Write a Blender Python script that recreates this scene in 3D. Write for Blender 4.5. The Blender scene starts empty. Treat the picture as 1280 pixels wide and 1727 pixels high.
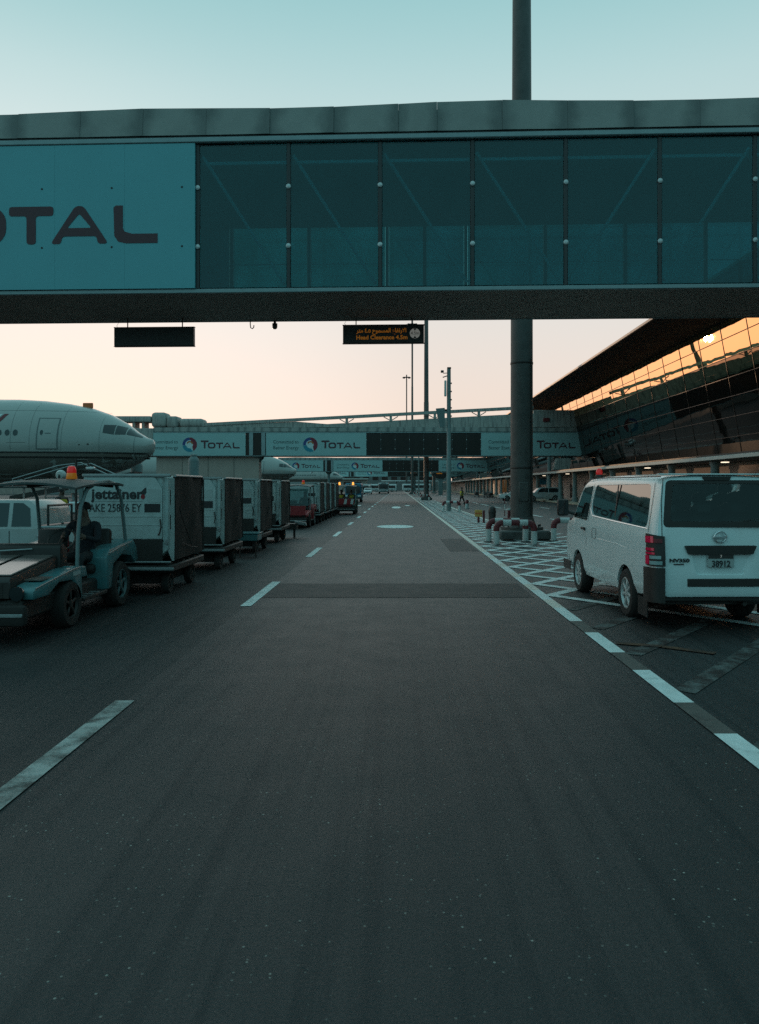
import bpy, bmesh, math, random
from mathutils import Vector, Matrix
random.seed(7)
R = math.radians
PI = math.pi
S = bpy.context.scene
COL = S.collection

# ------------------------------------------------------------------ camera
cd = bpy.data.cameras.new('camera'); cam = bpy.data.objects.new('camera', cd); COL.objects.link(cam)
cam.location = (0, 0, 1.8); cam.rotation_euler = (R(90), 0, 0)
cd.sensor_fit = 'VERTICAL'; cd.sensor_height = 36.0; cd.lens = 36.0 * 1291 / 1727
cd.shift_x = -31 / 1727; cd.shift_y = -43 / 1727
cd.clip_start = .05; cd.clip_end = 6000
S.camera = cam

# ------------------------------------------------------------------ light: sunset sky, low warm sun
SUN_AZ, SUN_EL = -24.3, 1.9
w = bpy.data.worlds.new("World"); S.world = w; w.use_nodes = True
nt = w.node_tree; N = nt.nodes; L = nt.links
bg = N['Background']; bg.inputs[1].default_value = .1
sky = N.new('ShaderNodeTexSky'); sky.sky_type = 'NISHITA'; sky.sun_disc = False
sky.sun_elevation = R(SUN_EL); sky.sun_rotation = R(SUN_AZ)
tc = N.new('ShaderNodeTexCoord')
sep = N.new('ShaderNodeSeparateXYZ'); L.new(tc.outputs['Generated'], sep.inputs[0])
def ramp(stops):
    r = N.new('ShaderNodeValToRGB'); e = r.color_ramp.elements
    r.color_ramp.interpolation = 'B_SPLINE'
    while len(e) < len(stops): e.new(.5)
    for k, (p, c) in enumerate(stops):
        e[k].position = p; e[k].color = (*c, 1)
    return r
west = ramp([(0, (1.0, .76, .62)), (.06, (1.0, .82, .71)), (.17, (.95, .85, .78)), (.30, (.80, .86, .85)), (.45, (.58, .81, .82)),
             (.56, (.32, .64, .67)), (.75, (.25, .56, .60)), (1, (.22, .52, .57))])
east = ramp([(0, (.20, .40, .43)), (.15, (.18, .48, .53)), (.40, (.17, .50, .56)), (.7, (.20, .52, .57)), (1, (.22, .52, .57))])
for r in (west, east): L.new(sep.outputs['Z'], r.inputs[0])
dt = N.new('ShaderNodeVectorMath'); dt.operation = 'DOT_PRODUCT'
L.new(tc.outputs['Generated'], dt.inputs[0]); dt.inputs[1].default_value = (math.sin(R(SUN_AZ)), math.cos(R(SUN_AZ)), 0)
mr = N.new('ShaderNodeMapRange'); mr.interpolation_type = 'SMOOTHSTEP'
mr.inputs['From Min'].default_value = -.5; mr.inputs['From Max'].default_value = .75
L.new(dt.outputs['Value'], mr.inputs['Value'])
mx = N.new('ShaderNodeMixRGB'); L.new(mr.outputs[0], mx.inputs[0]); L.new(east.outputs[0], mx.inputs[1]); L.new(west.outputs[0], mx.inputs[2])
sc = N.new('ShaderNodeVectorMath'); sc.operation = 'SCALE'; sc.inputs['Scale'].default_value = 9.6
L.new(mx.outputs[0], sc.inputs[0])
ha = N.new('ShaderNodeVectorMath'); ha.operation = 'DOT_PRODUCT'; L.new(tc.outputs['Generated'], ha.inputs[0])
ha.inputs[1].default_value = (math.sin(R(SUN_AZ))*math.cos(R(SUN_EL)), math.cos(R(SUN_AZ))*math.cos(R(SUN_EL)), math.sin(R(SUN_EL)))
hm = N.new('ShaderNodeMapRange'); hm.interpolation_type = 'SMOOTHERSTEP'; hm.inputs['From Min'].default_value = .86; hm.inputs['From Max'].default_value = 1.0
L.new(ha.outputs['Value'], hm.inputs['Value'])
hs = N.new('ShaderNodeVectorMath'); hs.operation = 'SCALE'; hs.inputs[0].default_value = (1.4, 1.2, 1.1); L.new(hm.outputs[0], hs.inputs['Scale'])
hd = N.new('ShaderNodeVectorMath'); hd.operation = 'ADD'; L.new(sc.outputs[0], hd.inputs[0]); L.new(hs.outputs[0], hd.inputs[1]); sc = hd
m2 = N.new('ShaderNodeMixRGB'); m2.inputs[0].default_value = .9
L.new(sky.outputs[0], m2.inputs[1]); L.new(sc.outputs[0], m2.inputs[2]); L.new(m2.outputs[0], bg.inputs[0])
sd = bpy.data.lights.new('sun', 'SUN'); sd.energy = .7; sd.angle = R(.5); sd.color = (1, .62, .36)
sun = bpy.data.objects.new('sun', sd); COL.objects.link(sun)
sv = Vector((math.sin(R(SUN_AZ)) * math.cos(R(SUN_EL)), math.cos(R(SUN_AZ)) * math.cos(R(SUN_EL)), math.sin(R(SUN_EL))))
sun.rotation_euler = sv.to_track_quat('Z', 'Y').to_euler()
S.view_settings.view_transform = 'Standard'; S.view_settings.look = 'None'
S.view_settings.exposure = 0; S.view_settings.gamma = 1; S.view_settings.use_curve_mapping = False
S.cycles.use_denoising = False; S.cycles.max_bounces = 8; S.cycles.transparent_max_bounces = 12
S.cycles.caustics_reflective = False; S.cycles.caustics_refractive = False; S.cycles.sample_clamp_indirect = 1.2; S.cycles.blur_glossy = 1.0

# ------------------------------------------------------------------ helpers
class MB:
    """collects shapes into one mesh"""
    def __init__(self): self.bm = bmesh.new(); self.mi = 0
    def face(self, vs):
        try: f = self.bm.faces.new(vs); f.material_index = self.mi; return f
        except ValueError: return None
    def box(self, x0, x1, y0, y1, z0, z1, bev=0, M=None, seg=1):
        v = [self.bm.verts.new((x, y, z)) for x in (x0, x1) for y in (y0, y1) for z in (z0, z1)]
        fs = [self.face([v[i] for i in q]) for q in ((0,1,3,2),(4,6,7,5),(0,4,5,1),(2,3,7,6),(0,2,6,4),(1,5,7,3))]
        vs = v
        if bev:
            es = list({e for f in fs for e in f.edges})
            r = bmesh.ops.bevel(self.bm, geom=es, offset=bev, segments=seg, profile=.5, affect='EDGES')
            vs = list({x for f in r['faces'] for x in f.verts} | {x for x in v if x.is_valid})
            for f in r['faces']: f.material_index = self.mi
        if M is not None: bmesh.ops.transform(self.bm, matrix=M, verts=vs)
        return self
    def ring(self, pts): return [self.bm.verts.new(p) for p in pts]
    def loft(self, rings, cap=True, closed=True):
        rs = [self.ring(r) for r in rings]
        n = len(rs[0])
        for a, b in zip(rs, rs[1:]):
            for i in range(n if closed else n - 1):
                j = (i + 1) % n
                self.face([a[i], a[j], b[j], b[i]])
        if cap: self.face(rs[0][::-1]); self.face(rs[-1])
        return self
    def tube(self, path, r, n=8, cap=True):
        path = [Vector(p) for p in path]; rings = []
        rad = r if isinstance(r, (list, tuple)) else [r] * len(path)
        t0 = (path[1] - path[0]).normalized()
        up = Vector((0, 0, 1)) if abs(t0.z) < .9 else Vector((1, 0, 0))
        a = t0.cross(up).normalized()
        for i, p in enumerate(path):
            t = (path[min(i + 1, len(path) - 1)] - path[max(i - 1, 0)]).normalized()
            a = (a - t * a.dot(t)).normalized(); b = t.cross(a)
            rings.append([p + (a * math.cos(2*PI*k/n) + b * math.sin(2*PI*k/n)) * rad[i] for k in range(n)])
        return self.loft(rings, cap)
    def prism(self, poly, axis, a, b):
        def P(p, h): return (h, p[0], p[1]) if axis == 'x' else (p[0], h, p[1]) if axis == 'y' else (p[0], p[1], h)
        return self.loft([[P(p, a) for p in poly], [P(p, b) for p in poly]])
    def lathe(self, prof, o=(0, 0, 0), axis='z', n=16):
        rings = []
        for r, h in prof:
            ring = []
            for k in range(n):
                c, s = r * math.cos(2*PI*k/n), r * math.sin(2*PI*k/n)
                p = (c, s, h) if axis == 'z' else (h, c, s) if axis == 'x' else (c, h, s)
                ring.append((o[0] + p[0], o[1] + p[1], o[2] + p[2]))
            rings.append(ring)
        return self.loft(rings)
    def sheet(self, pts):
        self.face(self.ring(pts)); return self
    def patch(self, f, nu=4, nv=4, u0=0, u1=1, v0=0, v1=1):
        g = [[self.bm.verts.new(f(u0 + (u1-u0)*i/nu, v0 + (v1-v0)*j/nv)) for j in range(nv + 1)] for i in range(nu + 1)]
        for i in range(nu):
            for j in range(nv): self.face([g[i][j], g[i+1][j], g[i+1][j+1], g[i][j+1]])
        return self
    def bev(self, w, seg=2, ang=25):
        bm = self.bm; bmesh.ops.remove_doubles(bm, verts=bm.verts, dist=1e-5); bmesh.ops.recalc_face_normals(bm, faces=bm.faces)
        es = [e for e in bm.edges if len(e.link_faces) == 2 and e.calc_face_angle(0) > R(ang)]
        bmesh.ops.bevel(bm, geom=es, offset=w, segments=seg, profile=.5, affect='EDGES', clamp_overlap=True); return self
    def thick(self, t, dirv=None):
        bm = self.bm; bm.normal_update()
        bmesh.ops.solidify(bm, geom=list(bm.faces), thickness=t); return self
    def mesh(self, name, smooth=True, ang=38):
        bm = self.bm
        bmesh.ops.remove_doubles(bm, verts=bm.verts, dist=1e-5)
        bmesh.ops.recalc_face_normals(bm, faces=bm.faces)
        for f in bm.faces: f.smooth = smooth
        if smooth:
            for e in bm.edges:
                if len(e.link_faces) == 2 and e.calc_face_angle(0) > R(ang): e.smooth = False
        me = bpy.data.meshes.new(name); bm.to_mesh(me); bm.free(); return me
    def build(self, name, mat, parent=None, loc=None, smooth=True, ang=38):
        return link(name, self.mesh(name, smooth, ang), mat, parent, loc)

def link(name, me, mat=None, parent=None, loc=None):
    o = bpy.data.objects.new(name, me); COL.objects.link(o)
    if mat is not None:
        me.materials.clear()
        for m in (mat if isinstance(mat, (list, tuple)) else [mat]): me.materials.append(m)
    if parent is not None: o.parent = parent
    if loc is not None: o.location = loc
    return o
def tag(o, label=None, cat=None, group=None, kind=None):
    for k, v in (('label', label), ('category', cat), ('group', group), ('kind', kind)):
        if v: o[k] = v
    return o
def thing(name, label, cat, loc=(0, 0, 0), rz=0, group=None):
    o = bpy.data.objects.new(name, None); COL.objects.link(o); o.empty_display_size = .3
    o.location = loc; o.rotation_euler = (0, 0, rz)
    return tag(o, label, cat, group)
def kids(o): return [c for c in o.children]
def dup(root, loc, label, rz=None, group=None, skip=()):
    r = root.copy(); COL.objects.link(r); r.location = loc; r['label'] = label
    if rz is not None: r.rotation_euler = (0, 0, rz)
    if group: r['group'] = group
    for ch in kids(root):
        if ch.name.split('.')[0] in skip: continue
        c = ch.copy(); COL.objects.link(c); c.parent = r
        for g in kids(ch):
            d = g.copy(); COL.objects.link(d); d.parent = c
    return r
def evalmesh(o):
    dg = bpy.context.evaluated_depsgraph_get(); dg.update()
    me = bpy.data.meshes.new_from_object(o.evaluated_get(dg)); return me
def kill(*os_):
    for o in os_:
        d = o.data; bpy.data.objects.remove(o)
def text(name, s, size, mat, parent, loc, ext=.002, off=0, align='LEFT', rz=0, sx=1, width=None, shear=0):
    """lettering that stands in the X-Z plane and reads from -Y"""
    c = bpy.data.curves.new(name, 'FONT'); c.body = s; c.size = size; c.extrude = ext; c.offset = off; c.align_x = align; c.shear = shear
    c.resolution_u = 3
    o = bpy.data.objects.new(name, c); COL.objects.link(o)
    me = evalmesh(o); kill(o)
    if width:
        xs = [v.co.x for v in me.vertices]; sx = width / (max(xs) - min(xs))
    me.transform(Matrix.Rotation(R(90), 4, 'X') @ Matrix.Diagonal((sx, 1, 1, 1)))
    o = link(name, me, mat, parent, loc); o.rotation_euler = (0, 0, rz); return o
def outline(name, loops, mat, parent, loc, ext=.002):
    """flat print cut from closed outlines (inner loops are holes), in the X-Z plane"""
    c = bpy.data.curves.new(name, 'CURVE'); c.dimensions = '2D'; c.fill_mode = 'BOTH'; c.extrude = ext
    for lp in loops:
        sp = c.splines.new('POLY'); sp.points.add(len(lp) - 1); sp.use_cyclic_u = True
        for p, q in zip(sp.points, lp): p.co = (q[0], q[1], 0, 1)
    o = bpy.data.objects.new(name, c); COL.objects.link(o); me = evalmesh(o); kill(o)
    me.transform(Matrix.Rotation(R(90), 4, 'X'))
    return link(name, me, mat, parent, loc)
def rrect(x0, x1, z0, z1, r, n=5):
    out = []
    for cx, cz, a in ((x1-r, z1-r, 0), (x0+r, z1-r, 90), (x0+r, z0+r, 180), (x1-r, z0+r, 270)):
        for k in range(n + 1):
            t = R(a + 90*k/n); out.append((cx + r*math.cos(t), cz + r*math.sin(t)))
    return out
def rpoly(pts, r, n=4):
    """polygon with rounded corners"""
    out = []; m = len(pts)
    for i in range(m):
        p = Vector(pts[i]); a = Vector(pts[i-1]) - p; b = Vector(pts[(i+1) % m]) - p
        q = min(r, a.length*.45, b.length*.45); A = p + a.normalized()*q; B = p + b.normalized()*q
        for k in range(n + 1):
            t = k/n; out.append(tuple(A*(1-t)**2 + p*2*t*(1-t) + B*t*t))
    return out

# ------------------------------------------------------------------ materials
def mat(name, col, rough=.6, metal=0, var=.12, scale=3, bump=0, bscale=40, spec=.5, coat=0, emit=None, estr=0, dirt=None, dirt_amt=.0):
    m = bpy.data.materials.new(name); m.use_nodes = True
    n = m.node_tree.nodes; l = m.node_tree.links; b = n['Principled BSDF']
    tcn = n.new('ShaderNodeTexCoord')
    nz = n.new('ShaderNodeTexNoise'); nz.inputs['Scale'].default_value = scale; nz.inputs['Detail'].default_value = 6
    nz.inputs['Roughness'].default_value = .62
    l.new(tcn.outputs['Object'], nz.inputs['Vector'])
    cr = n.new('ShaderNodeValToRGB'); e = cr.color_ramp.elements
    e[0].position = .3; e[1].position = .72
    e[0].color = (*[c*(1-var) for c in col], 1); e[1].color = (*[min(1, c*(1+var)) for c in col], 1)
    l.new(nz.outputs['Fac'], cr.inputs[0]); last = cr.outputs[0]
    if dirt:
        n2 = n.new('ShaderNodeTexNoise'); n2.inputs['Scale'].default_value = scale*2.3; n2.inputs['Detail'].default_value = 8
        n2.inputs['Roughness'].default_value = .7; l.new(tcn.outputs['Object'], n2.inputs['Vector'])
        r2 = n.new('ShaderNodeValToRGB'); r2.color_ramp.elements[0].position = .48; r2.color_ramp.elements[1].position = .68
        r2.color_ramp.elements[1].color = (dirt_amt,)*3 + (1,)
        l.new(n2.outputs['Fac'], r2.inputs[0])
        mm = n.new('ShaderNodeMixRGB'); l.new(r2.outputs[0], mm.inputs[0]); l.new(last, mm.inputs[1]); mm.inputs[2].default_value = (*dirt, 1)
        last = mm.outputs[0]
    l.new(last, b.inputs['Base Color'])
    rr = n.new('ShaderNodeMapRange'); rr.inputs['To Min'].default_value = max(.02, rough*.8); rr.inputs['To Max'].default_value = min(1, rough*1.2)
    l.new(nz.outputs['Fac'], rr.inputs['Value']); l.new(rr.outputs[0], b.inputs['Roughness'])
    b.inputs['Metallic'].default_value = metal; b.inputs['Specular IOR Level'].default_value = spec
    b.inputs['Coat Weight'].default_value = coat; b.inputs['Coat Roughness'].default_value = .08
    if bump:
        n3 = n.new('ShaderNodeTexNoise'); n3.inputs['Scale'].default_value = bscale; n3.inputs['Detail'].default_value = 4
        l.new(tcn.outputs['Object'], n3.inputs['Vector'])
        bp = n.new('ShaderNodeBump'); bp.inputs['Strength'].default_value = bump; bp.inputs['Distance'].default_value = .02
        l.new(n3.outputs['Fac'], bp.inputs['Height']); l.new(bp.outputs[0], b.inputs['Normal'])
    if emit:
        b.inputs['Emission Color'].default_value = (*emit, 1); b.inputs['Emission Strength'].default_value = estr
    return m

def asphalt(name, base, tracks=False, speck=.5, ro=.54, sp=.62, bmp=.4):
    m = bpy.data.materials.new(name); m.use_nodes = True
    n = m.node_tree.nodes; l = m.node_tree.links; b = n['Principled BSDF']
    g = n.new('ShaderNodeTexCoord')
    def noise(s, d=5, r=.6, vec=None):
        x = n.new('ShaderNodeTexNoise'); x.inputs['Scale'].default_value = s; x.inputs['Detail'].default_value = d; x.inputs['Roughness'].default_value = r
        l.new(vec or g.outputs['Object'], x.inputs['Vector']); return x.outputs['Fac']
    def rng(v, a, c, lo, hi):
        x = n.new('ShaderNodeMapRange'); l.new(v, x.inputs['Value'])
        for k, q in zip(('From Min', 'From Max', 'To Min', 'To Max'), (a, c, lo, hi)): x.inputs[k].default_value = q
        return x.outputs[0]
    def mul(a, c):
        x = n.new('ShaderNodeMath'); x.operation = 'MULTIPLY'; l.new(a, x.inputs[0]); l.new(c, x.inputs[1]); return x.outputs[0]
    v = mul(rng(noise(.35), .3, .7, .9, 1.1), rng(noise(5), .3, .7, .93, 1.07))
    v = mul(v, rng(noise(75, 4, .8), .32, .68, .45, 1.6))
    if tracks:
        mp = n.new('ShaderNodeMapping'); mp.inputs['Scale'].default_value = (1.6, .05, 1); l.new(g.outputs['Object'], mp.inputs['Vector'])
        v = mul(v, rng(noise(1, 5, .6, mp.outputs[0]), .32, .68, .72, 1.3))
        mp = n.new('ShaderNodeMapping'); mp.inputs['Scale'].default_value = (7, .13, 1); l.new(g.outputs['Object'], mp.inputs['Vector'])
        v = mul(v, rng(noise(1, 4, .6, mp.outputs[0]), .50, .62, 1.0, .42))
    v = mul(v, rng(noise(1.35, 6, .66), .60, .72, 1.0, .55))   # oil drips
    # pale stone chips worn bare
    vo = n.new('ShaderNodeTexVoronoi'); vo.inputs['Scale'].default_value = 30; l.new(g.outputs['Object'], vo.inputs['Vector'])
    chip = rng(vo.outputs['Distance'], .12, .20, 1, 0)
    wn = n.new('ShaderNodeSeparateColor'); l.new(vo.outputs['Color'], wn.inputs[0])
    chip = mul(mul(chip, rng(wn.outputs[0], .60, .9, 0, 1)), rng(noise(.9), .40, .6, .15, 1))
    col = n.new('ShaderNodeMixRGB'); l.new(mul(chip, rng(wn.outputs[1], 0, 1, .2*speck, speck)), col.inputs[0])
    bc = n.new('ShaderNodeVectorMath'); bc.operation = 'SCALE'; bc.inputs[0].default_value = base; l.new(v, bc.inputs['Scale'])
    l.new(bc.outputs[0], col.inputs[1]); col.inputs[2].default_value = (.55, .50, .44, 1)
    l.new(col.outputs[0], b.inputs['Base Color'])
    l.new(rng(noise(2), .3, .7, ro - .03, ro + .03), b.inputs['Roughness']); b.inputs['Specular IOR Level'].default_value = sp; b.inputs['Specular Tint'].default_value = (.66, .92, 1, 1)
    bp = n.new('ShaderNodeBump'); bp.inputs['Strength'].default_value = bmp; bp.inputs['Distance'].default_value = .010
    l.new(noise(70, 4, .7), bp.inputs['Height']); l.new(bp.outputs[0], b.inputs['Normal'])
    return m

def paint(name, col, base, lo=.42, hi=.62, scale=4):
    """road paint with worn-through patches"""
    m = mat(name, col, .7, 0, .12, 6, .3, 60)
    n = m.node_tree.nodes; l = m.node_tree.links; b = n['Principled BSDF']
    src = b.inputs['Base Color'].links[0].from_socket
    g = n.new('ShaderNodeTexCoord'); x = n.new('ShaderNodeTexNoise'); x.inputs['Scale'].default_value = scale; x.inputs['Detail'].default_value = 9; x.inputs['Roughness'].default_value = .74
    l.new(g.outputs['Object'], x.inputs['Vector'])
    r = n.new('ShaderNodeMapRange'); l.new(x.outputs['Fac'], r.inputs['Value']); r.inputs['From Min'].default_value = lo; r.inputs['From Max'].default_value = hi
    mm = n.new('ShaderNodeMixRGB'); l.new(r.outputs[0], mm.inputs[0]); l.new(src, mm.inputs[1]); mm.inputs[2].default_value = (*base, 1)
    l.new(mm.outputs[0], b.inputs['Base Color']); return m

def glass(name, tint, dust=(.05, .12, .13), dust_amt=.3, rough=.02, frosted=False, ior=1.5):
    """thin tinted pane with a film of dust"""
    m = bpy.data.materials.new(name); m.use_nodes = True
    n = m.node_tree.nodes; l = m.node_tree.links; n.remove(n['Principled BSDF']); out = n['Material Output']
    tr = n.new('ShaderNodeBsdfTransparent'); tr.inputs[0].default_value = (*tint, 1)
    df = n.new('ShaderNodeBsdfTranslucent' if frosted else 'ShaderNodeBsdfDiffuse'); df.inputs[0].default_value = (*dust, 1)
    gl = n.new('ShaderNodeBsdfGlossy'); gl.inputs['Roughness'].default_value = rough; gl.inputs[0].default_value = (.9, .95, .95, 1)
    g = n.new('ShaderNodeTexCoord'); x = n.new('ShaderNodeTexNoise'); x.inputs['Scale'].default_value = 1.2; x.inputs['Detail'].default_value = 6; l.new(g.outputs['Object'], x.inputs['Vector'])
    r = n.new('ShaderNodeMapRange'); l.new(x.outputs['Fac'], r.inputs['Value']); r.inputs['From Min'].default_value = .3; r.inputs['From Max'].default_value = .7
    r.inputs['To Min'].default_value = dust_amt*.7; r.inputs['To Max'].default_value = dust_amt*1.3
    a = n.new('ShaderNodeMixShader'); l.new(r.outputs[0], a.inputs[0]); l.new(tr.outputs[0], a.inputs[1]); l.new(df.outputs[0], a.inputs[2])
    fr = n.new('ShaderNodeFresnel'); fr.inputs[0].default_value = ior
    c = n.new('ShaderNodeMixShader'); l.new(fr.outputs[0], c.inputs[0]); l.new(a.outputs[0], c.inputs[1]); l.new(gl.outputs[0], c.inputs[2])
    l.new(c.outputs[0], out.inputs[0]); return m

def streaked(name, col, dark, rough=.6):
    """weathered sheet metal with vertical rain streaks"""
    m = mat(name, col, rough, 0, .1, 2, .1, 20)
    n = m.node_tree.nodes; l = m.node_tree.links; b = n['Principled BSDF']; src = b.inputs['Base Color'].links[0].from_socket
    g = n.new('ShaderNodeTexCoord'); mp = n.new('ShaderNodeMapping'); mp.inputs['Scale'].default_value = (5, 5, .5); l.new(g.outputs['Object'], mp.inputs['Vector'])
    x = n.new('ShaderNodeTexNoise'); x.inputs['Scale'].default_value = 1.3; x.inputs['Detail'].default_value = 7; l.new(mp.outputs[0], x.inputs['Vector'])
    r = n.new('ShaderNodeMapRange'); l.new(x.outputs['Fac'], r.inputs['Value']); r.inputs['From Min'].default_value = .45; r.inputs['From Max'].default_value = .7; r.inputs['To Max'].default_value = .8
    mm = n.new('ShaderNodeMixRGB'); l.new(r.outputs[0], mm.inputs[0]); l.new(src, mm.inputs[1]); mm.inputs[2].default_value = (*dark, 1)
    l.new(mm.outputs[0], b.inputs['Base Color']); return m

def stained(name, col, dark):
    m = mat(name, col, .55, 0, .12, 1.5, .1, 20)
    n = m.node_tree.nodes; l = m.node_tree.links; b = n['Principled BSDF']; src = b.inputs['Base Color'].links[0].from_socket
    g = n.new('ShaderNodeTexCoord'); s = n.new('ShaderNodeSeparateXYZ'); l.new(g.outputs['Generated'], s.inputs[0])
    x = n.new('ShaderNodeTexNoise'); x.inputs['Scale'].default_value = 2.2; x.inputs['Detail'].default_value = 7; l.new(g.outputs['Object'], x.inputs['Vector'])
    def M_(op, a, c):
        q = n.new('ShaderNodeMath'); q.operation = op
        for i, v in enumerate((a, c)):
            if isinstance(v, (int, float)): q.inputs[i].default_value = v
            else: l.new(v, q.inputs[i])
        return q.outputs[0]
    d = M_('ABSOLUTE', M_('SUBTRACT', s.outputs[0], .47), 0)
    d = M_('ADD', d, M_('MULTIPLY', M_('SUBTRACT', x.outputs['Fac'], .5), .55))
    r = n.new('ShaderNodeMapRange'); l.new(d, r.inputs['Value']); r.inputs['From Min'].default_value = .22; r.inputs['From Max'].default_value = .48; r.inputs['To Max'].default_value = .62
    mm = n.new('ShaderNodeMixRGB'); l.new(r.outputs[0], mm.inputs[0]); l.new(src, mm.inputs[1]); mm.inputs[2].default_value = (*dark, 1)
    l.new(mm.outputs[0], b.inputs['Base Color']); return m

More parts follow.
